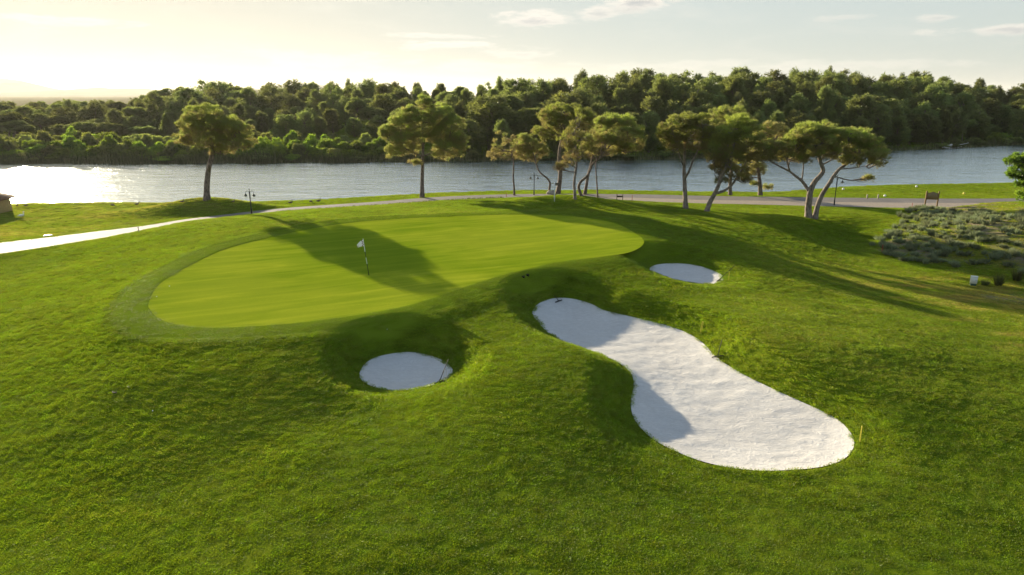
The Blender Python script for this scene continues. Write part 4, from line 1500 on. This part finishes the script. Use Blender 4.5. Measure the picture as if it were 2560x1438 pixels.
# ------------------------------------------------------------------ far ridges and the air
def build_hills():
    m, nt, out = new_mat('far_hillside')
    n = noise(nt, pos(nt), .003, 5, .6)
    nt.links.new(principled(nt, mix(nt, n, (.07, .085, .06), (.14, .13, .10)), 1.0, None, 0.0), out.inputs[0])
    for lab, Y, pts in (('long pale mountain ridge fading into the glare', 6000.0, [(-700, 200), (-300, 150), (-120, 178), (0, 196), (55, 203), (75, 214), (130, 226), (200, 228), (235, 226), (250, 219), (275, 222), (310, 221), (370, 223), (420, 231), (480, 236), (560, 238)]),
                        ('faint low mountain ridge showing above the trees', 7000.0, [(480, 240), (560, 226), (620, 219), (660, 224), (720, 214), (760, 210), (800, 212), (840, 222), (900, 234), (980, 240)])):
        top = catmull(np.array(pts, float), 8, False)
        T = at_y(top[:, 0], top[:, 1], Y)
        k = np.arange(len(T))
        T[:, 2] += 4.0 * vnoise(k * .7, k * 0.0, 3)
        rows = []
        for f, dy in ((0, -1700), (.30, -1150), (.62, -600), (.86, -220), (1, 0), (.6, 400), (0, 900)):
            q = T.copy()
            q[:, 1] += dy + 110 * vnoise(k * .31 + f, k * 0.0, int(7 + 9 * f)) * (0 if f == 1 else 1)
            q[:, 2] = np.maximum(T[:, 2], -1) * f - 1.0 * (1 - f) + 11 * vnoise(k * .5, np.full(len(k), f * 5), 4) * f * (1 - f)
            rows.append(q)
        V = np.stack(rows, 1)
        a, b = V.shape[:2]
        i = np.arange(a * b).reshape(a, b)
        F = np.stack([i[:-1, :-1], i[1:, :-1], i[1:, 1:], i[:-1, 1:]], -1).reshape(-1, 4)
        o = link('mountain_ridge', mesh_np('mountain_ridge', V.reshape(-1, 3), F.ravel(), 4, [m], True))
        tag(o, lab, 'mountains', kind='structure')


HAZE = 4.6e-5


def build_haze():
    m, nt, out = new_mat('summer_haze')
    v = nd(nt, 'ShaderNodeVolumePrincipled')
    v.inputs['Color'].default_value = (.96, .95, .90, 1)
    v.inputs['Density'].default_value = HAZE
    v.inputs['Anisotropy'].default_value = .42
    nt.links.new(v.outputs[0], out.inputs['Volume'])
    b = MB().box((0, 7000, 93.0), (36000, 20000, 192.0))
    o = b.build('haze', m)
    tag(o, 'thin golden evening haze over the whole place', 'haze', kind='stuff')



# ------------------------------------------------------------------ things on the course
M.update({
    'black_paint': mat_simple('black_paint', (.022, .022, .02), .75, .3, 14, .15),
    'white_paint': mat_simple('white_paint', (.72, .72, .68), .5, .1),
    'yellow_paint': mat_simple('yellow_paint', (.62, .50, .06), .5, .15),
    'red_paint': mat_simple('red_paint', (.30, .05, .035), .6, .25),
    'pale_post': mat_wood('pale_post', (.30, .26, .20), (.48, .42, .33)),
    'brown_wood': mat_wood('brown_wood', (.10, .062, .022), (.20, .125, .045)),
    'board_wood': mat_wood('board_wood', (.16, .115, .055), (.25, .185, .10)),
    'dark_wood': mat_wood('dark_wood', (.035, .025, .018), (.07, .05, .035)),
    'cloth_white': mat_simple('cloth_white', (.78, .77, .80), .8, .05, 6, .1),
    'cloth_maroon': mat_simple('cloth_maroon', (.14, .018, .03), .8, .1, 6, .1),
    'glass_lamp': mat_simple('frosted_lamp_glass', (.62, .62, .58), .25, .05),
    'cabinet_grey': mat_simple('cabinet_grey', (.58, .60, .55), .55, .08),
    'cabinet_green': mat_simple('cabinet_green', (.02, .06, .035), .5, .2),
    'goose_brown': mat_simple('goose_brown', (.09, .07, .055), .8, .35, 30),
    'goose_white': mat_simple('goose_white', (.70, .70, .68), .8, .08, 30),
    'beak': mat_simple('beak', (.40, .18, .03), .5, .1),
    'rock': mat_simple('pale_rock', (.34, .30, .25), .9, .3, 5, .2, 0, .8),
    'driftwood': mat_wood('driftwood', (.32, .30, .27), (.55, .52, .47)),
    'roof_tile': mat_simple('roof_tile', (.17, .085, .04), .8, .35, 9),
    'plaster': mat_simple('ochre_wall', (.42, .30, .13), .85, .2, 6),
})


def sand_hit(px, py, k):
    poly, rim, dish, w = BUNK[k]
    z = 1.3
    for _ in range(6):
        p = on_z(px, py, z)[None]
        sd = float(sdist(p, poly, 3.0)[0])
        z = float(rim(p)[0]) + .035 - dish * (1 - math.exp(-max(-sd, 0) / 1.2))
    return np.array([p[0, 0], p[0, 1], z])


def top_z(px, py, Y):
    return float(at_y(px, py, Y)[2])


def flagstick():
    b = np.array(ground_hit(922, 687.5))
    b[2] += .012
    top = at_y(907.5, 597.5, b[1])
    ax = top - b
    root = empty('flagstick', b)
    tag(root, 'slim black and white flagstick with a small white flag on the green', 'flagstick')
    f = lambda py: (687.5 - py) / 90.0
    MB().tube(np.array([ax * 0, ax * .5, ax]), [.016, .016, .013], 10).build('pole', M['white_paint'], root, True)
    for a, c in ((f(687.4), f(660)), (f(644), f(629))):
        MB().tube(np.array([ax * a, ax * c]), [.0185, .0185], 10).build('dark_band', M['black_paint'], root, True)
    # flag: cloth hanging to the left of the pole, chequered along the hoist
    nu, nv = 15, 10
    u, v = np.meshgrid(np.linspace(0, 1, nu + 1), np.linspace(0, 1, nv + 1))
    hoist0, hoist1 = ax * f(600.5), ax * f(615.5)
    h = (hoist0 - hoist1)[None, None] * (1 - v)[..., None] + hoist1
    L = .45
    sag = .30 * u ** 1.6 * (1 - .35 * v)
    w = .055 * np.sin(5.0 * u + 1.6 * v) * u
    q = h + np.stack([-L * (u * .86), w + .10 * u, -sag * (.55 + .45 * (1 - v))], -1) - np.array([.018, 0, 0])
    V = q.reshape(-1, 3)
    i = np.arange((nu + 1) * (nv + 1)).reshape(nv + 1, nu + 1)
    F = np.stack([i[:-1, :-1], i[:-1, 1:], i[1:, 1:], i[1:, :-1]], -1).reshape(-1, 4)
    me = mesh_np('flag', V, F.ravel(), 4, [M['cloth_white'], M['cloth_maroon']], True)
    mi = np.zeros((nv, nu), np.int32)
    for r in range(nv):
        for c in range(nu):
            rr, cc = r // 2, c // 2
            if (cc < 2 and (rr + cc) % 2 == 1) or (cc == 6 and rr == 3):
                mi[r, c] = 1
    me.polygons.foreach_set('material_index', mi.ravel())
    fo = link('flag', me, root)
    so = fo.modifiers.new('cloth', 'SOLIDIFY')
    so.thickness = .003
    hb = MB().lathe([(.054, .0), (.058, .004), (.058, .006), (.050, .006), (.048, -.004), (.001, -.004)], seg=20)
    o = hb.build('hole_cup', M['black_paint'], None, True, b)
    tag(o, 'dark hole cup in the green at the foot of the flagstick', 'hole')


def rake(label, a, b, tip, mat='black_paint'):
    a, b, tip = (np.array(q, float) for q in (a, b, tip))
    c = .5 * (a + b)
    root = empty('bunker_rake', c)
    tag(root, label, 'rake', 'rakes left at the bunkers')
    d = (b - a) / np.linalg.norm(b - a)
    ax = tip - c
    n = np.cross(d, ax)
    n /= np.linalg.norm(n)
    if n[2] < 0:
        n = -n
    hd = MB()
    half = .5 * np.linalg.norm(b - a)
    M3 = Matrix((d, np.cross(n, d), n)).transposed()
    hd.box((0, 0, .05), (2 * half, .05, .035), M3, .008)
    for k in np.linspace(-half * .94, half * .94, 13):
        hd.tube(np.array([d * k + np.array([0, 0, .04]), d * k + np.array([0, 0, -.03])]), [.009, .005], 5)
    hd.build('rake_head', M[mat], root)
    MB().tube(np.array([[0, 0, .06], ax * .5 + np.array([0, 0, .05]), ax]), [.019, .017, .017], 8).build('handle', M[mat], root, True)
    MB().tube(np.array([np.array([0, 0, .055]) - d * .16, ax * .12 + np.array([0, 0, .055]), np.array([0, 0, .055]) + d * .16]), .010, 6).build('brace', M[mat], root, True)


def hoop(label, base, h, lean=(0, 0), w=.10, ang=0.0, mat='yellow_paint'):
    r = np.array(base)
    dx = np.array([math.cos(ang), math.sin(ang), 0]) * w / 2
    t = np.array([lean[0], lean[1], h])
    pts = np.array([-dx - [0, 0, .06], -dx * .9 + t * .5, -dx * .7 + t * .93, t, dx * .7 + t * .93, dx * .9 + t * .5, dx - [0, 0, .06]])
    o = MB().tube(catmull(pts, 5, False), .009, 7).build('rake_stand', M[mat], None, True, r)
    tag(o, label, 'rake stand', 'wire hoops that hold the rakes')


def bunker_things():
    rake('black rake leaning on a wire hoop at the edge of the small round bunker', sand_hit(1086, 962, 0), sand_hit(1111, 953.5, 0), at_y(1121, 899, sand_hit(1098, 957, 0)[1] + 1.0))
    rake('black rake half in the grass at the shaded far tip of the long bunker', sand_hit(1388, 757.5, 1), sand_hit(1405, 751, 1), np.array(ground_hit(1386, 744)) + [0, 0, .12])
    rake('black rake lying across the right edge of the long bunker', sand_hit(1779, 897, 1) + [0, 0, .03], np.array(ground_hit(1809, 894)) + [0, 0, .06], np.array(ground_hit(1804, 860)) + [0, 0, .22])
    h3 = sand_hit(1797, 703, 2)
    rake('black rake propped on a hoop at the oval bunker', h3 + [-.16, -.10, 0], h3 + [.16, .12, 0], at_y(1837, 664, h3[1] + .9))
    g = np.array(ground_hit(1112, 956))
    hoop('pale wire hoop beside the rake of the small round bunker', g, top_z(1114, 923, g[1]) - g[2], (.03, 0), .12, .4, 'pale_post')
    g = np.array(ground_hit(1752, 833))
    hoop('yellow wire hoop standing on the slope above the long bunker', g, top_z(1756, 804, g[1]) - g[2], (.06, 0), .10, .5)
    g = np.array(ground_hit(2149, 1105))
    hoop('yellow wire hoop near the rounded near end of the long bunker', g, top_z(2152.5, 1066, g[1]) - g[2], (.0, 0), .09, 1.35)
    g = np.array(ground_hit(1821, 702))
    hoop('yellow wire hoop under the rake of the oval bunker', g, top_z(1822.5, 680, g[1]) - g[2], (.02, 0), .10, .9)


def street_lamp(label, base, top_py, right_only=False):
    g = np.array(ground_hit(*base))
    h = top_z(base[0], top_py, g[1]) - g[2]
    root = empty('street_lamp', g, -.12)
    tag(root, label, 'lamp post', 'lamp posts along the cart path')
    k = h / 2.8
    MB().lathe([(.10, -.1), (.10, .04), (.075, .08), (.072, .55), (.05, .60), (.045, h * .62), (.055, h * .63), (.055, h * .86), (.03, h * .88), (.026, h * .96), (.045, h * .965), (.02, h)], seg=12).build('post', M['black_paint'], root, True)
    for sx in (-1, 1):
        pts = np.array([[0, 0, h * .80], [sx * .10 * k, 0, h * .875], [sx * .28 * k, 0, h * .90], [sx * .42 * k, 0, h * .87], [sx * .46 * k, 0, h * .80]])
        MB().tube(catmull(pts, 5, False), .018, 8).build('arm', M['black_paint'], root, True)
        hd = MB().lathe([(.02, .10), (.035, .06), (.05, .02), (.085, -.02), (.17, -.09), (.175, -.105), (.15, -.10), (.03, -.03)], (0, 0, 0), 16).build('lamp_shade', M['black_paint'], root, True, (sx * .46 * k, 0, h * .80 - .09))
        MB().lathe([(.03, -.06), (.10, -.10), (.115, -.15), (.09, -.21), (.03, -.245)], seg=14).build('globe', M['glass_lamp'], hd, True)


def stake(name, label, base, top_py, r, mat, group=None, cat='stake', cap=None):
    g = np.array(ground_hit(*base))
    h = max(.25, top_z(base[0], top_py, g[1]) - g[2])
    if cap:
        root = empty(name, g)
        MB().lathe([(r, -.15), (r, h * .8), (r * .9, h * .8)], seg=10).build('shaft', M[mat], root, True)
        MB().lathe([(r * 1.05, h * .8), (r * 1.05, h * .97), (r * .6, h)], seg=10).build('cap', M[cap], root, True)
        o = root
    else:
        o = MB().lathe([(r, -.15), (r, h * .94), (r * .55, h)], seg=10).build(name, M[mat], None, True, g)
    tag(o, label, cat, group)
    return o


def signs():
    # tall white post with a small dark board to one side
    g = np.array(ground_hit(1386, 503.5))
    h = top_z(1387, 456.5, g[1]) - g[2]
    root = empty('direction_post', g)
    tag(root, 'slim white post with a dark board at its top before the hump', 'sign')
    MB().box((0, 0, h / 2 - .1), (.085, .085, h + .2), None, .012).build('post', M['white_paint'], root)
    MB().box((.24, 0, h - .16), (.38, .05, .24), None, .012).build('board', M['dark_wood'], root)
    MB().box((.24, -.031, h - .16), (.30, .006, .05), None, .002).build('lettering_bar', M['pale_post'], root)
    # low dark notice between two posts
    a = np.array(ground_hit(1542, 500.5))
    b = at_y(1556.5, 500.3, a[1] + .05)
    b[2] = tz(b[0], b[1])
    c = .5 * (a + b)
    root = empty('low_notice', c)
    tag(root, 'low dark wooden notice on two posts at the gravel edge', 'sign')
    hh = top_z(1542, 485, a[1]) - a[2]
    for q in (a, b):
        MB().box(q - c + [0, 0, hh / 2 - .05], (.07, .07, hh + .1), None, .01).build('post', M['dark_wood'], root)
    MB().box((0, -.02, hh * .62), (np.linalg.norm(b - a) - .075, .05, hh * .24), None, .01).build('board', M['dark_wood'], root)
    # carved brown board with an arched top
    a, b = np.array(ground_hit(2311, 519.5)), np.array(ground_hit(2341.5, 519))
    b[1] = a[1] - .25
    b[0] = at_y(2341.5, 519, b[1])[0]
    b[2] = tz(b[0], b[1])
    c = .5 * (a + b)
    d = b - a
    L = np.linalg.norm(d[:2])
    root = empty('hole_sign', c, math.atan2(d[1], d[0]))
    tag(root, 'brown wooden sign board with arched top on two posts by the dune', 'sign')
    hh = top_z(2317, 477.5, a[1]) - c[2]
    for sx in (-1, 1):
        MB().box((sx * L / 2, 0, hh / 2 - .1), (.13, .13, hh + .2), None, .02).build('post', M['brown_wood'], root)
    z0, z1 = hh * .50, hh * .88
    xs = np.linspace(-L / 2 + .07, L / 2 - .07, 25)
    tp = z1 + .16 * (hh * .5) * np.exp(-(xs / (L * .20)) ** 2)
    for nm, ins, y0, y1, mt in (('board', 0.0, -.05, .03, 'brown_wood'), ('board_panel', .05, -.065, -.0485, 'board_wood')):
        X = xs * (1 - 2 * ins / L)
        lo, hi = np.full(25, z0 + ins), tp - ins
        V = np.concatenate([np.stack([X, np.full(25, y), zz], -1) for y in (y0, y1) for zz in (lo, hi)])
        mb = MB()
        fs = []
        for k in range(24):
            fs += [(k, k + 1, 26 + k, 25 + k), (50 + k + 1, 50 + k, 75 + k, 76 + k), (25 + k, 26 + k, 76 + k, 75 + k), (k + 1, k, 50 + k, 51 + k)]
        fs += [(0, 25, 75, 50), (49, 24, 74, 99)]
        mb.add(V, fs).build(nm, M[mt], root)


def bits():
    stake('path_stake', 'thin pale stake with a dark top at the near edge of the bright path', (347, 581), 568, .035, 'pale_post', cap='black_paint')
    for lab, b, t in (('red stake left of the hump beside the path', (1266, 493.5), 482.5), ('red stake right of the low notice', (1580, 503.5), 487.5), ('red stake left of the brown sign board', (2279.5, 520), 507), ('red stake at the foot of the scrubby dune', (2204.5, 632), 611)):
        stake('hazard_stake', lab, b, t, .028, 'red_paint', 'red hazard stakes')
    stake('path_bollard', 'grey bollard behind the trunks of the hump pines', (1466.5, 485.5), 475.5, .06, 'pale_post', cat='bollard')
    stake('tee_post', 'left of two short pale wooden posts on the far lawn', (2167, 497.5), 486, .075, 'pale_post', 'short wooden posts by the path', 'post')
    stake('tee_post', 'right of two short pale wooden posts on the far lawn', (2194.5, 498), 486, .075, 'pale_post', 'short wooden posts by the path', 'post')
    for lab, p in (('white tee marker on the far lawn nearest the spreading pine', (2108, 474.5)), ('white tee marker at the back of the far lawn near the water', (2291, 468)), ('white tee marker beside the short wooden posts', (2212, 491.5)), ('yellowish tee marker on the far lawn right of the brown sign', (2410, 486))):
        g = np.array(ground_hit(*p))
        o = MB().lathe([(.02, -.05), (.11, -.02), (.15, .05), (.155, .11), (.12, .19), (.06, .235), (.01, .245)], seg=14).build('tee_marker', M['white_paint'] if 'white' in lab else M['yellow_paint'], None, True, g)
        tag(o, lab, 'tee marker', 'tee markers on the far lawn')
    for lab, p in (('golf ball on the left end of the green, nearer the fringe', (392, 743)), ('golf ball on the left part of the green, farther from the fringe', (424, 717)), ('golf ball in the rough below the left of the green', (382, 1029)), ('golf ball on the grass face above the small round bunker', (968, 825))):
        g = np.array(ground_hit(*p)) + [0, 0, .034]
        o = MB().ball((0, 0, 0), .022, 14, 10).build('golf_ball', M['white_paint'], None, True, g)
        tag(o, lab, 'golf ball', 'golf balls')
    for lab, p, r in (('darker of two round sprinkler lids in the left rough', (290, 982), .13), ('paler of two round sprinkler lids in the left rough', (325, 968), .10), ('sprinkler lid on the collar of the green, lower one', (1308, 692), .10), ('sprinkler lid on the collar of the green, upper one', (1319, 688), .10)):
        g = np.array(ground_hit(*p))
        root = empty('sprinkler_lid', g + [0, 0, .045])
        tag(root, lab, 'sprinkler', 'sprinkler lids in the grass')
        MB().lathe([(r, -.12), (r, .0), (r * .96, .012), (r * .80, .012), (r * .78, .0), (.001, .0)], seg=20).build('rim', M['pale_post' if 'paler' in lab else 'black_paint'], root, True)
        MB().lathe([(r * .77, -.02), (r * .77, -.006), (.001, .002)], seg=20).build('lid', M['black_paint'], root, True)
    g = np.array(ground_hit(120, 590))
    o = MB().lathe([(.36, -.1), (.36, .05), (.33, .07), (.10, .075), (.08, .09), (.001, .09)], seg=24).build('drain_lid', M['white_paint'], None, True, g)
    tag(o, 'white round drain lid in the lawn above the bright path', 'drain lid')
    # utility cabinet
    g = np.array(ground_hit(2432, 714))
    root = empty('utility_cabinet', g, -.45)
    root.scale = (.84, .84, .80)
    tag(root, 'small pale utility cabinet on a green base below the dune', 'cabinet')
    MB().box((0, 0, .06), (.40, .30, .28), None, .01).build('base', M['cabinet_green'], root)
    MB().box((0, 0, .20 + .29), (.46, .34, .58), None, .02).build('body', M['cabinet_grey'], root)
    MB().box((0, 0, .80), (.50, .38, .04), None, .012).build('top_lid', M['cabinet_grey'], root)
    MB().box((0, -.175, .48), (.36, .012, .46), None, .004).build('door', M['cabinet_grey'], root)
    MB().box((.12, -.186, .5), (.03, .02, .08), None, .004).build('handle', M['black_paint'], root)
    # rock between the hump pines
    rng = np.random.default_rng(3)
    g = np.array(ground_hit(1378, 485))
    mb = MB().ball((0, 0, .12), (.55, .4, .36), 16, 11)
    v = mb.v[0]
    mb.v[0] = v * (1 + .18 * vnoise(v[:, :1] * 4 + 7, v[:, 2:] * 4 + v[:, 1:2] * 3, 4))
    o = mb.build('boulder', M['rock'], None, False, g)
    tag(o, 'pale boulder at the foot of the big umbrella pine', 'rock')
    # hut whose roof corner shows at the left edge
    p = at_y(-46, 524, 74.0)
    z = tz(p[0], 74.0)
    root = empty('pump_hut', (p[0], 74.0, z), .1)
    tag(root, 'small ochre hut with a hipped tile roof at the left edge by the water', 'hut')
    ev = top_z(15, 499, 74.0) - z
    MB().box((0, 0, ev / 2 - .1), (4.2, 3.6, ev + .2), None, .02).build('wall', M['plaster'], root)
    mb = MB()
    r1 = ev + 1.15
    mb.add([(-2.7, -2.3, ev - .06), (2.7, -2.3, ev - .06), (2.7, 2.3, ev - .06), (-2.7, 2.3, ev - .06), (-2.7, -2.3, ev + .06), (2.7, -2.3, ev + .06), (2.7, 2.3, ev + .06), (-2.7, 2.3, ev + .06), (-.5, 0, r1), (.5, 0, r1)],
           [(3, 2, 1, 0), (0, 1, 5, 4), (1, 2, 6, 5), (2, 3, 7, 6), (3, 0, 4, 7), (4, 5, 9, 8), (5, 6, 9), (6, 7, 8, 9), (7, 4, 8)])
    mb.build('roof', M['roof_tile'], root)
    MB().box((1.1, -1.815, .45), (.8, .04, .5), None, .01).build('shutter', M['brown_wood'], root)
    # bleached tree trunks on the far right bank
    for lab, pts, r in (('long bleached driftwood trunk lying at the far right waterline', [(2310, 362), (2325, 367), (2350, 369.5), (2385, 371), (2408, 372)], .22), ('forked bleached branch sticking up beside the driftwood trunk', [(2335, 369), (2342, 363), (2338, 358)], .12)):
        q = []
        for px, py in pts:
            w = on_z(px, py + 1.5, .0)
            q.append([w[0], float(far_y(np.array([w[0]]))[0]) - .3, 0])
        q = np.array(q)
        for k, (px, py) in enumerate(pts):
            q[k, 2] = max(.12, top_z(px, py, q[k, 1]))
        c = q[len(q) // 2].copy()
        mb = MB().tube(catmull(q - c, 5, False), np.linspace(r, r * .35, (len(q) - 1) * 5 + 1), 9)
        for k in range(1, len(q)):
            e = q[k] - c
            mb.tube(np.array([e, e + rng.normal(0, .5, 3) + [0, 0, .5]]), [r * .3, .02], 5)
        o = mb.build('driftwood', M['driftwood'], None, True, c)
        tag(o, lab, 'driftwood')


def goose(label, p, heading, pose='stand', mat='goose_brown', size=1.0):
    g = np.array(ground_hit(*p))
    root = empty('goose', g, heading)
    root.scale = (size,) * 3
    tag(root, label, 'goose', 'geese on the riverside lawn')
    if pose == 'stand':
        sp = [(-.40, 0, .25, .012), (-.30, 0, .28, .05), (-.14, 0, .31, .115), (.02, 0, .32, .135), (.15, 0, .34, .105), (.21, 0, .42, .06), (.215, 0, .52, .038), (.21, 0, .62, .034), (.225, 0, .675, .046), (.27, 0, .685, .042), (.32, 0, .67, .02), (.36, 0, .66, .008)]
    elif pose == 'walk':
        sp = [(-.42, 0, .32, .012), (-.30, 0, .32, .05), (-.14, 0, .32, .115), (.02, 0, .32, .13), (.15, 0, .35, .10), (.24, 0, .42, .055), (.30, 0, .52, .036), (.33, 0, .60, .034), (.36, 0, .645, .045), (.41, 0, .65, .04), (.46, 0, .635, .018), (.49, 0, .625, .008)]
    else:
        sp = [(-.38, 0, .30, .012), (-.28, 0, .33, .05), (-.12, 0, .34, .12), (.04, 0, .31, .135), (.15, 0, .26, .095), (.24, 0, .19, .05), (.30, 0, .12, .036), (.34, 0, .07, .035), (.37, 0, .045, .04), (.41, 0, .03, .03), (.44, 0, .02, .01)]
    sp = catmull(np.array(sp), 4, False)
    MB().tube(sp[:, :3], np.maximum(sp[:, 3], .006), 12).build('body', M[mat], root, True)
    for sy in (-1, 1):
        st = .06 * sy if pose == 'walk' else 0
        MB().tube(np.array([[.0, .05 * sy, .26], [.01 + st, .05 * sy, .12], [.0 + st * 1.4, .05 * sy, .02], [.07 + st * 1.4, .05 * sy, .005]]), [.022, .012, .012, .016], 6).build('leg', M['beak'], root, True)


def geese():
    for a in (('dark goose standing alone at the water edge right of the lamp', (727, 512), .35, 'stand', 'goose_brown', .85),
              ('dark hunched goose feeding between two upright ones', (778, 508.5), .9, 'feed', 'goose_brown', .8),
              ('grey goose with raised neck, rightmost by the path', (797, 508), .2, 'stand', 'goose_brown', .9),
              ('goose walking to the right in front of the bright water, left of the mound', (343, 515.5), .1, 'walk', 'goose_brown', .8),
              ('goose feeding at the water edge left of the walking one', (283, 518), .4, 'feed', 'goose_brown', .8),
              ('white goose standing on the lawn at the far left', (55, 546), .25, 'stand', 'goose_white', 1.0),
              ('goose upright in the sun glare near the hut', (44, 519), -.6, 'walk', 'goose_brown', .8),
              ('goose in the sun glare, second from the hut', (66, 519), .2, 'stand', 'goose_brown', .75),
              ('goose in the sun glare nearest the hut', (22, 520), .5, 'feed', 'goose_brown', .75),
              ('goose on the left slope of the pine mound', (456, 509), .3, 'stand', 'goose_brown', .7),
              ('goose on the right slope of the pine mound', (584, 507.5), .1, 'stand', 'goose_brown', .6)):
        goose(*a)


def scrub():
    rng = np.random.default_rng(21)
    ms = []
    for k in range(5):
        n = 44
        d = ball_dirs(n, rng, .05)
        q = d * np.array([.24, .24, .15]) * rng.uniform(.3, 1, (n, 1))
        v, t = sprays(q, d * .6 + np.array([0, 0, .9]), 6, .30, .028, rng, .30, np.clip(rng.normal(.5, .2, n), 0, 1))
        ms.append(leaf_mesh('scrub_plant', [v], [t], M['scrub']))
    lo, hi = DUNE.min(0), DUNE.max(0)
    got = []
    while len(got) < 285:
        p = rng.uniform(lo, hi)
        if p[0] > .80 * p[1] + 3 or p[0] > 46:
            continue
        if float(sdist(p[None], DUNE, 3.0)[0]) > .9 * rng.uniform(0, 1):
            continue
        if any((p[0] - q[0]) ** 2 + (p[1] - q[1]) ** 2 < .20 for q in got):
            continue
        got.append(p)
    for p in got:
        o = link('scrub_plant', ms[rng.integers(5)], None, (p[0], p[1], tz(*p) - .02))
        o.rotation_euler = (0, 0, rng.uniform(0, 6.28))
        w = rng.uniform(.6, 1.7)
        o.scale = (w, w, rng.uniform(.7, 1.5))
        tag(o, 'grey green low scrub plant on the sandy dune at the right', 'plant', 'scrub plants on the dune')
    # taller weeds near the cabinet
    for lab, p, h in (('small dark weed clump just right of the utility cabinet', (2461, 714), .45), ('tall dark weed clump between the cabinet and the right edge', (2495, 716), .95), ('tall dark weed clump nearest the right edge below the dune', (2540, 704), 1.0)):
        g = ground_hit(*p)
        n = 40
        d = ball_dirs(n, rng, .2)
        v, t = sprays(d * np.array([.16, .16, .05]), d * .5 + np.array([0, 0, 1.2]), 6, h * .8, .03, rng, .22, rng.uniform(0, .6, n))
        o = link('weed_clump', leaf_mesh('weed_clump', [v], [t], M['reed']), None, g)
        tag(o, lab, 'weeds')
    # seedlings along the near kerb of the path
    n = 420
    px = rng.uniform(690, 1260, n)
    u = np.interp(px, [p[0] for p in PATH_NEAR_PX], [p[1] for p in PATH_NEAR_PX])
    w = on_z(px, u + rng.uniform(-.6, .6, n), PATH_Z)
    z = terrain(w, False)
    d = np.tile([0, 0, 1.0], (n, 1))
    v, t = sprays(np.column_stack([w, z]), d, 7, .26, .03, rng, .4, rng.uniform(0, .5, n))
    o = link('kerb_weeds', leaf_mesh('kerb_weeds', [v], [t], M['reed']))
    tag(o, 'thin weeds growing along the near kerb of the path', 'weeds', kind='stuff')
    # leafy tree cut by the right edge
    hero_pine('bright green leafy tree at the right edge beside the path', (2572, 508), [([(2572, 509), (2574, 470), (2570, 440), (2575, 400)], .2, .07)],
              [(2528, 404, 18, 8, .45), (2550, 396, 22, 12, .45), (2580, 392, 30, 20, .5), (2540, 436, 22, 12, .4), (2572, 428, 34, 24, .4), (2566, 458, 24, 18, .3), (2556, 490, 14, 12, .8), (2606, 410, 44, 44, .4)], 41, tuft=(.26, .09), dens=1.3, cat='tree', leaf='shrub', name='leafy_tree')


def lamps():
    street_lamp('double armed lamp post in front of the mound with the lone pine', (629.5, 537), 471)
    street_lamp('double armed lamp post behind the hump left of the umbrella pine', (1335, 487.5), 431.5)
    street_lamp('double armed lamp post right of the spreading V pine', (2085, 513.5), 436)


build_hills()
build_forest()
build_shore_pines()
flagstick()
bunker_things()
lamps()
signs()
bits()
geese()
scrub()
build_grass()
build_haze()
